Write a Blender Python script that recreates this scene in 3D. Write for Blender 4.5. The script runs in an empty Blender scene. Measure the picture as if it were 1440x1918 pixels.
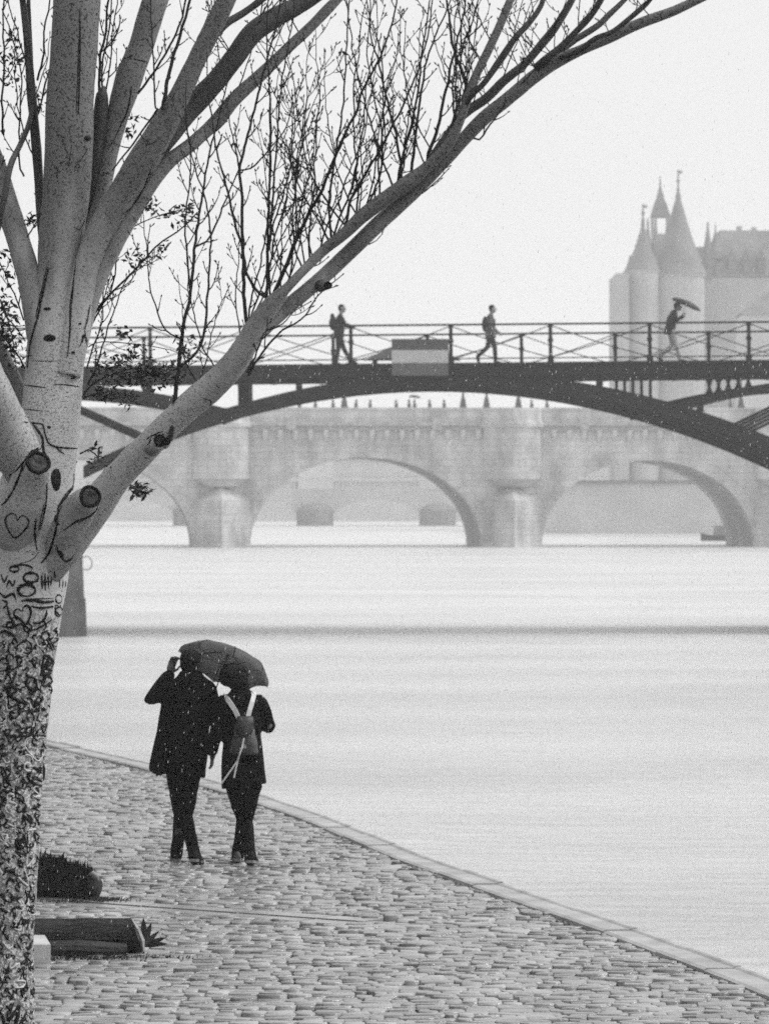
import bpy, bmesh, math, random
from mathutils import Vector, Matrix, noise
from mathutils.bvhtree import BVHTree
random.seed(11)
R = math.radians
SC = bpy.context.scene
COL = SC.collection

# ------------------------------------------------------------------ camera, sky, sun, exposure
CAM_H = 3.07
F = 9000.0            # focal length in photo pixels (1440 wide)
HOR = 930.0           # photo row of the horizon
cam = bpy.data.objects.new('camera', bpy.data.cameras.new('camera'))
COL.objects.link(cam)
cam.location = (0, 0, CAM_H)
cam.rotation_euler = (R(90), 0, 0)
cam.data.sensor_fit = 'HORIZONTAL'
cam.data.sensor_width = 24.0
cam.data.lens = F / 1440 * 24.0
cam.data.shift_y = -(959 - HOR) / 1440
cam.data.clip_start = 0.5
cam.data.clip_end = 6000
cam.data.dof.use_dof = True
cam.data.dof.focus_distance = 25.0
cam.data.dof.aperture_fstop = 9.0
SC.camera = cam

SUN_EL, SUN_AZ = 48.0, 88.0          # degrees; azimuth measured from +Y (view direction) towards +X
world = bpy.data.worlds.new('World')
SC.world = world
world.use_nodes = True
wn, wl = world.node_tree.nodes, world.node_tree.links
wn.clear()
sky = wn.new('ShaderNodeTexSky')
sky.sky_type = 'NISHITA'
sky.sun_disc = False
sky.sun_elevation = R(SUN_EL)
sky.sun_rotation = R(SUN_AZ)
sky.air_density = 2.0
sky.dust_density = 6.0
sky.ozone_density = 1.0
bw = wn.new('ShaderNodeRGBToBW')
bg = wn.new('ShaderNodeBackground')
bg.inputs['Strength'].default_value = 0.10
wo = wn.new('ShaderNodeOutputWorld')
wl.new(sky.outputs[0], bw.inputs[0])
cl = wn.new('ShaderNodeMixRGB')       # an even overcast sheet veils the clear sky
cl.inputs[0].default_value = 0.95
cl.inputs[2].default_value = (5.1, 5.1, 5.1, 1)
wl.new(bw.outputs[0], cl.inputs[1])
wl.new(cl.outputs[0], bg.inputs['Color'])
wl.new(bg.outputs[0], wo.inputs['Surface'])

sun = bpy.data.objects.new('sun', bpy.data.lights.new('sun', 'SUN'))
COL.objects.link(sun)
sun.data.energy = 1.5
sun.data.angle = R(38)
sun.data.color = (1, 1, 1)
sun_dir = Vector((math.sin(R(SUN_AZ)) * math.cos(R(SUN_EL)), math.cos(R(SUN_AZ)) * math.cos(R(SUN_EL)), math.sin(R(SUN_EL))))
sun.rotation_euler = (-sun_dir).to_track_quat('-Z', 'Y').to_euler()
sun.location = (20, 20, 40)

SC.view_settings.view_transform = 'Standard'
SC.view_settings.look = 'None'
SC.view_settings.gamma = 1.0
SC.view_settings.use_curve_mapping = False
SC.view_settings.exposure = 0.80
SC.render.engine = 'CYCLES'
SC.cycles.use_denoising = False      # the photograph is grainy: keep the sampling grain
SC.cycles.use_adaptive_sampling = True
SC.cycles.adaptive_threshold = 0.035
SC.cycles.adaptive_min_samples = 40
SC.cycles.max_bounces = 8
SC.cycles.volume_bounces = 3
SC.cycles.sample_clamp_indirect = 6
HAZE_DENSITY = 0.00062


def P(px, py, d):
    """photo pixel + distance -> world point"""
    return Vector(((px - 720.0) / F * d, d, CAM_H - (py - HOR) / F * d))


def dist_ground(py, z=0.0):
    return F * (CAM_H - z) / (py - HOR)


# ------------------------------------------------------------------ materials (monochrome photograph: greys only)
MATS = {}


def mat(name, col, rough=0.8, var=0.25, scale=6.0, bump=0.3, bscale=30.0, spec=0.4, stretch=(1, 1, 1), dist=0.02, transl=0.0, detail=6.0):
    if name in MATS:
        return MATS[name]
    m = bpy.data.materials.new(name)
    m.use_nodes = True
    n, l = m.node_tree.nodes, m.node_tree.links
    b = n['Principled BSDF']
    b.inputs['Roughness'].default_value = rough
    b.inputs['Specular IOR Level'].default_value = spec
    tc = n.new('ShaderNodeTexCoord')
    mp = n.new('ShaderNodeMapping')
    mp.inputs['Scale'].default_value = stretch
    l.new(tc.outputs['Object'], mp.inputs['Vector'])
    n1 = n.new('ShaderNodeTexNoise')
    n1.inputs['Scale'].default_value = scale
    n1.inputs['Detail'].default_value = detail
    n1.inputs['Roughness'].default_value = 0.6
    l.new(mp.outputs[0], n1.inputs['Vector'])
    cr = n.new('ShaderNodeValToRGB')
    lo, hi = max(0.003, col * (1 - var)), min(0.95, col * (1 + var))
    cr.color_ramp.elements[0].position = 0.3
    cr.color_ramp.elements[1].position = 0.7
    cr.color_ramp.elements[0].color = (lo, lo, lo, 1)
    cr.color_ramp.elements[1].color = (hi, hi, hi, 1)
    l.new(n1.outputs['Fac'], cr.inputs[0])
    l.new(cr.outputs[0], b.inputs['Base Color'])
    if bump:
        n2 = n.new('ShaderNodeTexNoise')
        n2.inputs['Scale'].default_value = bscale
        n2.inputs['Detail'].default_value = 5
        l.new(mp.outputs[0], n2.inputs['Vector'])
        bp = n.new('ShaderNodeBump')
        bp.inputs['Strength'].default_value = bump
        bp.inputs['Distance'].default_value = dist
        l.new(n2.outputs['Fac'], bp.inputs['Height'])
        l.new(bp.outputs[0], b.inputs['Normal'])
    if transl:
        tr = n.new('ShaderNodeBsdfTranslucent')
        tr.inputs[0].default_value = (col * 2, col * 2, col * 2, 1)
        mx = n.new('ShaderNodeMixShader')
        mx.inputs[0].default_value = transl
        l.new(b.outputs[0], mx.inputs[1])
        l.new(tr.outputs[0], mx.inputs[2])
        l.new(mx.outputs[0], n['Material Output'].inputs['Surface'])
    MATS[name] = m
    return m


def bark_mat(name, base, dark, carved, z0=3.35, z1=4.5):
    """white poplar bark from UV metres (u round the limb, v along it)"""
    m = bpy.data.materials.new(name)
    m.use_nodes = True
    n, l = m.node_tree.nodes, m.node_tree.links
    b = n['Principled BSDF']
    b.inputs['Roughness'].default_value = 0.55
    b.inputs['Specular IOR Level'].default_value = 0.35
    uv = n.new('ShaderNodeUVMap')
    tc = n.new('ShaderNodeTexCoord')

    def noise_of(src, scale, stretch, detail=3.0, rough=0.55):
        mp = n.new('ShaderNodeMapping')
        mp.inputs['Scale'].default_value = stretch
        l.new(src, mp.inputs['Vector'])
        t = n.new('ShaderNodeTexNoise')
        t.inputs['Scale'].default_value = scale
        t.inputs['Detail'].default_value = detail
        t.inputs['Roughness'].default_value = rough
        l.new(mp.outputs[0], t.inputs['Vector'])
        return t.outputs['Fac']

    def ramp(src, p0, p1, c0=0.0, c1=1.0):
        r = n.new('ShaderNodeMapRange')
        r.interpolation_type = 'SMOOTHSTEP'
        r.inputs['From Min'].default_value = p0
        r.inputs['From Max'].default_value = p1
        r.inputs['To Min'].default_value = c0
        r.inputs['To Max'].default_value = c1
        l.new(src, r.inputs['Value'])
        return r.outputs[0]

    def mth(op, a, c):
        t = n.new('ShaderNodeMath')
        t.operation = op
        for i, v in enumerate((a, c)):
            if isinstance(v, (int, float)):
                t.inputs[i].default_value = v
            else:
                l.new(v, t.inputs[i])
        return t.outputs[0]
    # lenticels: short dark dashes round the limb
    sepz = n.new('ShaderNodeSeparateXYZ')
    l.new(tc.outputs['Object'], sepz.inputs[0])
    lent = ramp(noise_of(uv.outputs[0], 1.0, (34, 150, 1), 2.0), 0.63, 0.69)
    dash = ramp(noise_of(uv.outputs[0], 1.0, (9, 60, 1), 3.0), 0.67, 0.72)
    speck = ramp(noise_of(tc.outputs['Object'], 110, (1, 1, 1), 2.0), 0.52, 0.64)
    blot = ramp(noise_of(tc.outputs['Object'], 4.0, (1, 1, 0.5), 5.0), 0.35, 0.7)
    rag = mth('ADD', sepz.outputs['Z'], mth('MULTIPLY', mth('SUBTRACT', noise_of(tc.outputs['Object'], 3.0, (2, 2, 0.5), 5.0), 0.5), 2.2))
    high_dark = ramp(rag, z0, z1)  # bark turns darker with height, along a ragged edge
    k = mth('MAXIMUM', lent, dash)
    k = mth('MAXIMUM', k, mth('MULTIPLY', speck, 0.5))
    k = mth('MAXIMUM', k, mth('MULTIPLY', blot, 0.22))
    k = mth('MAXIMUM', k, mth('MULTIPLY', high_dark, mth('ADD', 0.70, mth('MULTIPLY', speck, 0.28))))
    if carved:
        # the old carved zone: healed scars grow into a maze of dark and pale ridges
        sep = n.new('ShaderNodeSeparateXYZ')
        l.new(tc.outputs['Object'], sep.inputs[0])
        zone = ramp(sep.outputs['Z'], 2.72, 2.50)
        mz = noise_of(tc.outputs['Object'], 34, (1, 1, 0.9), 2.0)
        line = ramp(mth('ABSOLUTE', mth('SUBTRACT', mz, 0.5), 0), 0.06, 0.03)
        vor = n.new('ShaderNodeTexVoronoi')
        vor.feature = 'DISTANCE_TO_EDGE'
        vor.inputs['Scale'].default_value = 42
        wob = n.new('ShaderNodeMixRGB')
        wob.blend_type = 'ADD'
        wob.inputs[0].default_value = 0.05
        l.new(tc.outputs['Object'], wob.inputs[1])
        nn = n.new('ShaderNodeTexNoise')
        nn.inputs['Scale'].default_value = 24
        l.new(tc.outputs['Object'], nn.inputs['Vector'])
        l.new(nn.outputs['Color'], wob.inputs[2])
        l.new(wob.outputs[0], vor.inputs['Vector'])
        cell = ramp(vor.outputs['Distance'], 0.08, 0.16)
        big = ramp(noise_of(tc.outputs['Object'], 8, (1, 1, 0.7), 3.0), 0.26, 0.42)
        patch = mth('MULTIPLY', mth('MULTIPLY', cell, big), mth('ADD', 0.6, mth('MULTIPLY', speck, 0.3)))
        zone2 = ramp(sep.outputs['Z'], 2.7, 2.3)
        k = mth('MAXIMUM', k, mth('MULTIPLY', mth('MAXIMUM', mth('MULTIPLY', patch, zone2), mth('MULTIPLY', line, 0.8)), zone))
    mix = n.new('ShaderNodeMixRGB')
    mix.inputs[1].default_value = (base, base, base, 1)
    mix.inputs[2].default_value = (dark, dark, dark, 1)
    l.new(k, mix.inputs[0])
    l.new(mix.outputs[0], b.inputs['Base Color'])
    bp = n.new('ShaderNodeBump')
    bp.inputs['Strength'].default_value = 0.5
    bp.inputs['Distance'].default_value = 0.008
    inv = mth('SUBTRACT', 1.0, k)
    l.new(inv, bp.inputs['Height'])
    l.new(bp.outputs[0], b.inputs['Normal'])
    return m


# ------------------------------------------------------------------ mesh building helpers
class MB:
    def __init__(self):
        self.v, self.f, self.uv = [], [], []

    def add(self, verts, faces, uvs=None):
        o = len(self.v)
        self.v += [Vector(p) for p in verts]
        self.f += [tuple(i + o for i in q) for q in faces]
        if uvs is not None:
            while len(self.uv) < len(self.f) - len(faces):
                self.uv.append(None)
            self.uv += uvs
        return self

    def box(self, c, s, rz=0.0, taper=1.0, top=None):
        cx, cy, cz = c
        sx, sy, sz = s[0] / 2, s[1] / 2, s[2] / 2
        ca, sa = math.cos(rz), math.sin(rz)
        vs = []
        for z, t in ((-sz, 1.0), (sz, taper)):
            for x, y in ((-sx, -sy), (sx, -sy), (sx, sy), (-sx, sy)):
                x, y = x * t, y * t
                vs.append((cx + x * ca - y * sa, cy + x * sa + y * ca, cz + z))
        return self.add(vs, [(3, 2, 1, 0), (4, 5, 6, 7), (0, 1, 5, 4), (1, 2, 6, 5), (2, 3, 7, 6), (3, 0, 4, 7)])

    def bar(self, a, b, w, h=None, up=Vector((0, 0, 1))):
        a, b = Vector(a), Vector(b)
        h = h or w
        t = (b - a).normalized()
        s = t.cross(up)
        if s.length < 1e-4:
            s = t.cross(Vector((0, 1, 0)))
        s.normalize()
        u = s.cross(t)
        vs = []
        for p in (a, b):
            for i, j in ((-1, -1), (1, -1), (1, 1), (-1, 1)):
                vs.append(p + s * (i * w / 2) + u * (j * h / 2))
        return self.add(vs, [(3, 2, 1, 0), (4, 5, 6, 7), (0, 1, 5, 4), (1, 2, 6, 5), (2, 3, 7, 6), (3, 0, 4, 7)])

    def rings(self, rings, cap=True, closed=True):
        n = len(rings[0])
        vs = [p for r in rings for p in r]
        fs = []
        for i in range(len(rings) - 1):
            for j in range(n if closed else n - 1):
                k = (j + 1) % n
                fs.append((i * n + j, i * n + k, (i + 1) * n + k, (i + 1) * n + j))
        if cap:
            fs.append(tuple(range(n - 1, -1, -1)))
            fs.append(tuple(range((len(rings) - 1) * n, len(rings) * n)))
        return self.add(vs, fs)

    def lathe(self, prof, c=(0, 0, 0), seg=16):
        rs = []
        for r, z in prof:
            rs.append([(c[0] + max(r, 1e-4) * math.cos(2 * math.pi * k / seg), c[1] + max(r, 1e-4) * math.sin(2 * math.pi * k / seg), c[2] + z) for k in range(seg)])
        return self.rings(rs)

    def ell(self, c, r, seg=12, rows=8, rot=None):
        rs = []
        for i in range(rows + 1):
            a = math.pi * (i / rows) - math.pi / 2
            a = max(min(a, math.pi / 2 - 0.03), -math.pi / 2 + 0.03)
            ring = []
            for k in range(seg):
                b = 2 * math.pi * k / seg
                p = Vector((r[0] * math.cos(a) * math.cos(b), r[1] * math.cos(a) * math.sin(b), r[2] * math.sin(a)))
                if rot is not None:
                    p = rot @ p
                ring.append(p + Vector(c))
            rs.append(ring)
        return self.rings(rs)

    def tube(self, pts, rad, seg=8, cap=True, uv=False, lump=0.0, lf=8.0, roundcap=False, flat=None):
        pts = [Vector(p) for p in pts]
        rad = list(rad)
        n = len(pts)
        if roundcap:
            t0 = (pts[0] - pts[1]).normalized()
            t1 = (pts[-1] - pts[-2]).normalized()
            pts = [pts[0] + t0 * rad[0] * 0.95, pts[0] + t0 * rad[0] * 0.7] + pts + [pts[-1] + t1 * rad[-1] * 0.7, pts[-1] + t1 * rad[-1] * 0.95]
            rad = [rad[0] * 0.3, rad[0] * 0.72] + rad + [rad[-1] * 0.72, rad[-1] * 0.3]
            n = len(pts)
        ref = None
        rs, ln = [], 0.0
        lens = []
        for i in range(n):
            t = (pts[min(i + 1, n - 1)] - pts[max(i - 1, 0)])
            if t.length < 1e-9:
                t = Vector((0, 0, 1))
            t.normalize()
            if ref is None:
                ref = Vector((0, 1, 0)) if abs(t.y) < 0.9 else Vector((1, 0, 0))
            s = (ref - t * ref.dot(t)).normalized()
            ref = s
            u = t.cross(s)
            if i:
                ln += (pts[i] - pts[i - 1]).length
            lens.append(ln)
            ring = []
            for k in range(seg):
                a = 2 * math.pi * k / seg
                dvec = s * math.cos(a) + u * math.sin(a)
                r = rad[i]
                if lump:
                    q = (pts[i] + dvec * r) * lf
                    r *= 1 + lump * (noise.noise(q) + 0.5 * noise.noise(q * 2.7))
                ring.append(pts[i] + dvec * r)
            rs.append(ring)
        o = len(self.f)
        self.rings(rs, cap=cap)
        if uv:
            c = 2 * math.pi * rad[0]
            us = []
            for i in range(n - 1):
                for k in range(seg):
                    u0, u1 = k / seg * c, (k + 1) / seg * c
                    us.append([(u0, lens[i]), (u1, lens[i]), (u1, lens[i + 1]), (u0, lens[i + 1])])
            if cap:
                us += [[(0, 0)] * seg, [(0, 0)] * seg]
            while len(self.uv) < o:
                self.uv.append(None)
            self.uv += us
        return self

    def mesh(self, name, smooth=False):
        me = bpy.data.meshes.new(name)
        me.from_pydata([tuple(p) for p in self.v], [], self.f)
        if self.uv:
            lay = me.uv_layers.new(name='UVMap')
            flat = []
            for i, f in enumerate(self.f):
                q = self.uv[i] if i < len(self.uv) and self.uv[i] else [(0, 0)] * len(f)
                for c in q:
                    flat += [c[0], c[1]]
            lay.data.foreach_set('uv', flat)
        if smooth:
            me.polygons.foreach_set('use_smooth', [True] * len(me.polygons))
        me.update()
        return me


def link(name, data, parent=None):
    o = bpy.data.objects.new(name, data)
    COL.objects.link(o)
    if parent is not None:
        o.parent = parent
    return o


def wloc(o):
    v = Vector((0, 0, 0))
    while o is not None:
        v += o.location
        o = o.parent
    return v


def part(name, mb, m, parent=None, smooth=False, world=False, label=None, kind=None):
    """one mesh object; world=True when the vertices are in world space"""
    if world and parent is not None:
        off = wloc(parent)
        mb.v = [p - off for p in mb.v]
    me = mb.mesh(name, smooth)
    me.materials.append(m)
    o = link(name, me, parent)
    if label:
        o['label'] = label
    if kind:
        o['kind'] = kind
    return o


def tag(o, label=None, cat=None, group=None, kind=None):
    if label:
        o['label'] = label
    if cat:
        o['category'] = cat
    if group:
        o['group'] = group
    if kind:
        o['kind'] = kind
    return o


def thing(name, label, cat, loc=(0, 0, 0), rz=0.0, group=None):
    o = link(name, None)
    o.empty_display_size = 0.2
    o.location = loc
    o.rotation_euler = (0, 0, rz)
    return tag(o, label, cat, group)


def copy_tree(o, parent=None):
    c = o.copy()
    COL.objects.link(c)
    c.parent = parent
    for ch in list(o.children):
        copy_tree(ch, c)
    return c


def catmull(ctrl, step=6.0):
    """ctrl: tuples; interpolates every component"""
    out = []
    n = len(ctrl)
    for i in range(n - 1):
        p0, p1, p2, p3 = ctrl[max(i - 1, 0)], ctrl[i], ctrl[i + 1], ctrl[min(i + 2, n - 1)]
        d = math.hypot(p2[0] - p1[0], p2[1] - p1[1])
        k = max(1, int(d / step))
        for j in range(k):
            t = j / k
            out.append(tuple(0.5 * ((2 * b) + (-a + c) * t + (2 * a - 5 * b + 4 * c - e) * t * t + (-a + 3 * b - 3 * c + e) * t ** 3)
                             for a, b, c, e in zip(p0, p1, p2, p3)))
    out.append(tuple(ctrl[-1]))
    return out


def remesh(mb, voxel, smooth=3, fold=0.0, ff=(8, 8, 3)):
    """fuses overlapping closed shapes into one continuous skin"""
    me = mb.mesh('tmp')
    o = bpy.data.objects.new('tmp', me)
    COL.objects.link(o)
    md = o.modifiers.new('r', 'REMESH')
    md.mode = 'VOXEL'
    md.voxel_size = voxel
    if smooth:
        s = o.modifiers.new('s', 'SMOOTH')
        s.factor = 0.5
        s.iterations = smooth
    dg = bpy.context.evaluated_depsgraph_get()
    dg.update()
    ev = o.evaluated_get(dg)
    res = bpy.data.meshes.new_from_object(ev)
    bpy.data.objects.remove(o)
    bpy.data.meshes.remove(me)
    if fold:
        for v in res.vertices:
            c = v.co
            k = noise.noise(Vector((c.x * ff[0], c.y * ff[1], c.z * ff[2]))) + 0.5 * noise.noise(Vector((c.x * ff[0] * 2.3, c.y * ff[1] * 2.3, c.z * ff[2] * 2.3)))
            v.co = c + v.normal * fold * k
    res.polygons.foreach_set('use_smooth', [True] * len(res.polygons))
    res.update()
    return res


def mpart(name, me, m, parent):
    me.materials.clear()
    me.materials.append(m)
    me.name = name
    return link(name, me, parent)


# ------------------------------------------------------------------ common materials
M_water = None
M_stone_pale = mat('pale_quay_stone', 0.34, 0.45, 0.35, 2.5, 0.3, 40, 0.5, dist=0.01)
M_cobble = mat('wet_cobble', 0.25, 0.30, 0.5, 2.2, 0.8, 40, 0.7, dist=0.008)
M_joint = mat('wet_joint_dirt', 0.03, 0.5, 0.5, 12, 0.6, 60, 0.4, dist=0.02)
M_coat = mat('black_wool', 0.005, 0.9, 0.4, 20, 0.2, 200, 0.06, dist=0.003)
M_trouser = mat('black_trouser', 0.007, 0.85, 0.4, 20, 0.2, 200, 0.06, dist=0.003)
M_hair = mat('dark_hair', 0.006, 0.7, 0.5, 60, 0.5, 120, 0.12, (3, 3, 1), dist=0.004)
M_skin = mat('skin', 0.22, 0.55, 0.1, 20, 0.05, 80, 0.35)
M_skin_shade = mat('shaded_skin', 0.09, 0.55, 0.1, 20, 0.05, 80, 0.35)  # darker copy of the skin, shade put into the colour
M_iron = mat('painted_iron', 0.010, 0.7, 0.5, 4, 0.3, 25, 0.2, dist=0.01)
M_bridge_stone = mat('weathered_limestone', 0.5, 0.9, 0.4, 0.5, 0.6, 3.0, 0.2, (1, 1, 0.45), dist=0.15)


def add_courses(m, bw_, bh_, depth):
    """masonry joints and tone differences from block to block"""
    n, l = m.node_tree.nodes, m.node_tree.links
    b = n['Principled BSDF']
    col = b.inputs['Base Color'].links[0].from_socket
    tc = n.new('ShaderNodeTexCoord')
    sx = n.new('ShaderNodeSeparateXYZ')
    l.new(tc.outputs['Object'], sx.inputs[0])
    ad = n.new('ShaderNodeMath')
    ad.operation = 'ADD'
    l.new(sx.outputs['X'], ad.inputs[0])
    l.new(sx.outputs['Y'], ad.inputs[1])
    cb = n.new('ShaderNodeCombineXYZ')
    l.new(ad.outputs[0], cb.inputs[0])
    l.new(sx.outputs['Z'], cb.inputs[1])
    bt = n.new('ShaderNodeTexBrick')
    bt.inputs['Scale'].default_value = 1.0
    bt.inputs['Brick Width'].default_value = bw_
    bt.inputs['Row Height'].default_value = bh_
    bt.inputs['Mortar Size'].default_value = 0.035
    bt.inputs['Color1'].default_value = (1, 1, 1, 1)
    bt.inputs['Color2'].default_value = (depth, depth, depth, 1)
    bt.inputs['Mortar'].default_value = (0.72, 0.72, 0.72, 1)
    l.new(cb.outputs[0], bt.inputs['Vector'])
    mx = n.new('ShaderNodeMixRGB')
    mx.blend_type = 'MULTIPLY'
    mx.inputs[0].default_value = 1.0
    l.new(col, mx.inputs[1])
    l.new(bt.outputs['Color'], mx.inputs[2])
    l.new(mx.outputs[0], b.inputs['Base Color'])


add_courses(M_bridge_stone, 1.3, 0.55, 0.86)
M_far_stone = mat('far_limestone', 0.5, 0.9, 0.2, 0.15, 0.0, 3.0, 0.2)
M_palace = mat('palace_stone', 0.36, 0.9, 0.2, 0.15, 0.0, 3.0, 0.2)
M_slate = mat('slate_roof', 0.16, 0.7, 0.3, 0.3, 0.0, 3.0, 0.2)


def per_piece(m, lo, hi):
    """each stone its own tone"""
    n, l = m.node_tree.nodes, m.node_tree.links
    b = n['Principled BSDF']
    col = b.inputs['Base Color'].links[0].from_socket
    g = n.new('ShaderNodeNewGeometry')
    mr = n.new('ShaderNodeMapRange')
    mr.inputs['To Min'].default_value = lo
    mr.inputs['To Max'].default_value = hi
    l.new(g.outputs['Random Per Island'], mr.inputs['Value'])
    mx = n.new('ShaderNodeMixRGB')
    mx.blend_type = 'MULTIPLY'
    mx.inputs[0].default_value = 1.0
    l.new(col, mx.inputs[1])
    l.new(mr.outputs[0], mx.inputs[2])
    l.new(mx.outputs[0], b.inputs['Base Color'])
    mr2 = n.new('ShaderNodeMapRange')
    mr2.inputs['To Min'].default_value = 0.12
    mr2.inputs['To Max'].default_value = 0.36
    l.new(g.outputs['Random Per Island'], mr2.inputs['Value'])
    l.new(mr2.outputs[0], b.inputs['Roughness'])


per_piece(M_cobble, 0.7, 1.2)

# ------------------------------------------------------------------ structure: water, quay, cobbles, kerb
WZ = -0.99

mw = bpy.data.materials.new('river_water')
mw.use_nodes = True
n, l = mw.node_tree.nodes, mw.node_tree.links
b = n['Principled BSDF']
b.inputs['Base Color'].default_value = (0.44, 0.44, 0.44, 1)
b.inputs['Roughness'].default_value = 0.28
b.inputs['IOR'].default_value = 1.33
tc = n.new('ShaderNodeTexCoord')
mp = n.new('ShaderNodeMapping')
mp.inputs['Scale'].default_value = (0.45, 1.0, 1.0)
l.new(tc.outputs['Object'], mp.inputs['Vector'])
n1 = n.new('ShaderNodeTexNoise')
n1.inputs['Scale'].default_value = 2.4
n1.inputs['Detail'].default_value = 8
n1.inputs['Roughness'].default_value = 0.72
n1.inputs['Distortion'].default_value = 0.4
l.new(mp.outputs[0], n1.inputs['Vector'])
bp = n.new('ShaderNodeBump')
bp.inputs['Strength'].default_value = 0.8
bp.inputs['Distance'].default_value = 0.18
l.new(n1.outputs['Fac'], bp.inputs['Height'])
# pits and rings of the rain
nr_ = n.new('ShaderNodeTexNoise')
nr_.inputs['Scale'].default_value = 9.0
nr_.inputs['Detail'].default_value = 4
l.new(tc.outputs['Object'], nr_.inputs['Vector'])
bp2_ = n.new('ShaderNodeBump')
bp2_.inputs['Strength'].default_value = 0.6
bp2_.inputs['Distance'].default_value = 0.03
l.new(nr_.outputs['Fac'], bp2_.inputs['Height'])
l.new(bp.outputs[0], bp2_.inputs['Normal'])
l.new(bp2_.outputs[0], b.inputs['Normal'])
# suspended silt drifts in long bands
n3 = n.new('ShaderNodeTexNoise')
n3.inputs['Scale'].default_value = 0.12
n3.inputs['Detail'].default_value = 6
l.new(mp.outputs[0], n3.inputs['Vector'])
cr = n.new('ShaderNodeValToRGB')
cr.color_ramp.elements[0].position = 0.35
cr.color_ramp.elements[1].position = 0.65
cr.color_ramp.elements[0].color = (0.52, 0.52, 0.52, 1)
cr.color_ramp.elements[1].color = (0.64, 0.64, 0.64, 1)
l.new(n3.outputs['Fac'], cr.inputs[0])
l.new(cr.outputs[0], b.inputs['Base Color'])
M_water = mw


def build_water():
    mb = MB()
    xs = [-40 + 0.45 * i for i in range(int(80 / 0.45) + 1)]
    ys = [24 + 0.4 * i for i in range(int(146 / 0.4) + 1)]
    vs = []
    for y in ys:
        for x in xs:
            e = min(1.0, (x + 40) / 3, (40 - x) / 3, (y - 24) / 3, (170 - y) / 3)
            e = max(e, 0)
            q = Vector((x * 0.55, y * 0.9, 0.3))
            z = (0.04 * noise.noise(q) + 0.035 * noise.noise(q * 2.1)) * (0.6 + 0.9 * noise.noise(Vector((x * 0.06, y * 0.12, 9))))
            # broken water along the line of the bridge piers
            yy = y - (138.5 + 0.9 * math.sin(x * 0.17) + 2.2 * noise.noise(Vector((x * 0.13, 7, 1))) + 0.8 * noise.noise(Vector((x * 0.5, 3, 1))))
            gate = max(0.1, min(1.4, 0.55 + 1.5 * noise.noise(Vector((x * 0.14, 2, 4)))))
            z += gate * 0.1 * math.exp(-(yy / (2.2 + 1.6 * noise.noise(Vector((x * 0.11, 3, 8))))) ** 2) * (0.02 + 0.7 * noise.noise(Vector((x * 0.21, y * 0.2, 6))) + 1.1 * noise.noise(Vector((x * 0.8, y * 0.9, 5))))
            vs.append((x, y, WZ + z * e))
    nx = len(xs)
    fs = []
    for j in range(len(ys) - 1):
        for i in range(nx - 1):
            fs.append((j * nx + i, j * nx + i + 1, (j + 1) * nx + i + 1, (j + 1) * nx + i))
    mb.add(vs, fs)
    x1, y1 = xs[-1], ys[-1]
    for (a, c, e, g) in ((-380, -50, 380, 24), (-380, 24, -40, y1), (x1, 24, 380, y1), (-380, y1, 380, 1650)):
        mb.add([(a, c, WZ), (e, c, WZ), (e, g, WZ), (a, g, WZ)], [(0, 1, 2, 3)])
    o = part('water', mb, M_water, smooth=True)
    tag(o, kind='structure')


build_water()

# water-side edge of the quay: (distance, x)
EDGE = [(-20, 11.5), (10, 6.2), (20, 4.35), (26, 3.18), (30.4, 2.43), (33.7, 1.80), (37, 1.1), (40.6, 0.36), (45, -0.42), (49.3, -1.31), (54.5, -2.6), (60.1, -4.2), (66, -6.3), (75, -10), (95, -20)]


def edge_x(d):
    for (d0, x0), (d1, x1) in zip(EDGE, EDGE[1:]):
        if d <= d1:
            return x0 + (x1 - x0) * (d - d0) / (d1 - d0)
    return EDGE[-1][1]


KERB_W = 0.27
quay = thing('quay', None, None)
quay['kind'] = 'structure'
mb = MB()
top = [(edge_x(d) - 0.02, d, -0.06) for d, _ in EDGE]
nb = len(top)
left = [(-46, d, -0.06) for d, _ in EDGE]
mb.add(top + left, [(i, i + 1, nb + i + 1, nb + i) for i in range(nb - 1)])
low = [(x + 0.02, y, -1.8) for x, y, _ in top]
mb.add(top + low, [(i, nb + i, nb + i + 1, i + 1) for i in range(nb - 1)])
part('quay_bed', mb, M_joint, quay)

# drain channel across the cobbles
CH_A, CH_B = Vector((-4.4, 38.1)), Vector((-0.15, 34.75))
CH_D = (CH_B - CH_A).normalized()


def channel_dist(x, y):
    q = Vector((x, y)) - CH_A
    t = q.dot(CH_D)
    if t < 0 or t > (CH_B - CH_A).length:
        return 9.0
    return abs(q.x * CH_D.y - q.y * CH_D.x)


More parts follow.
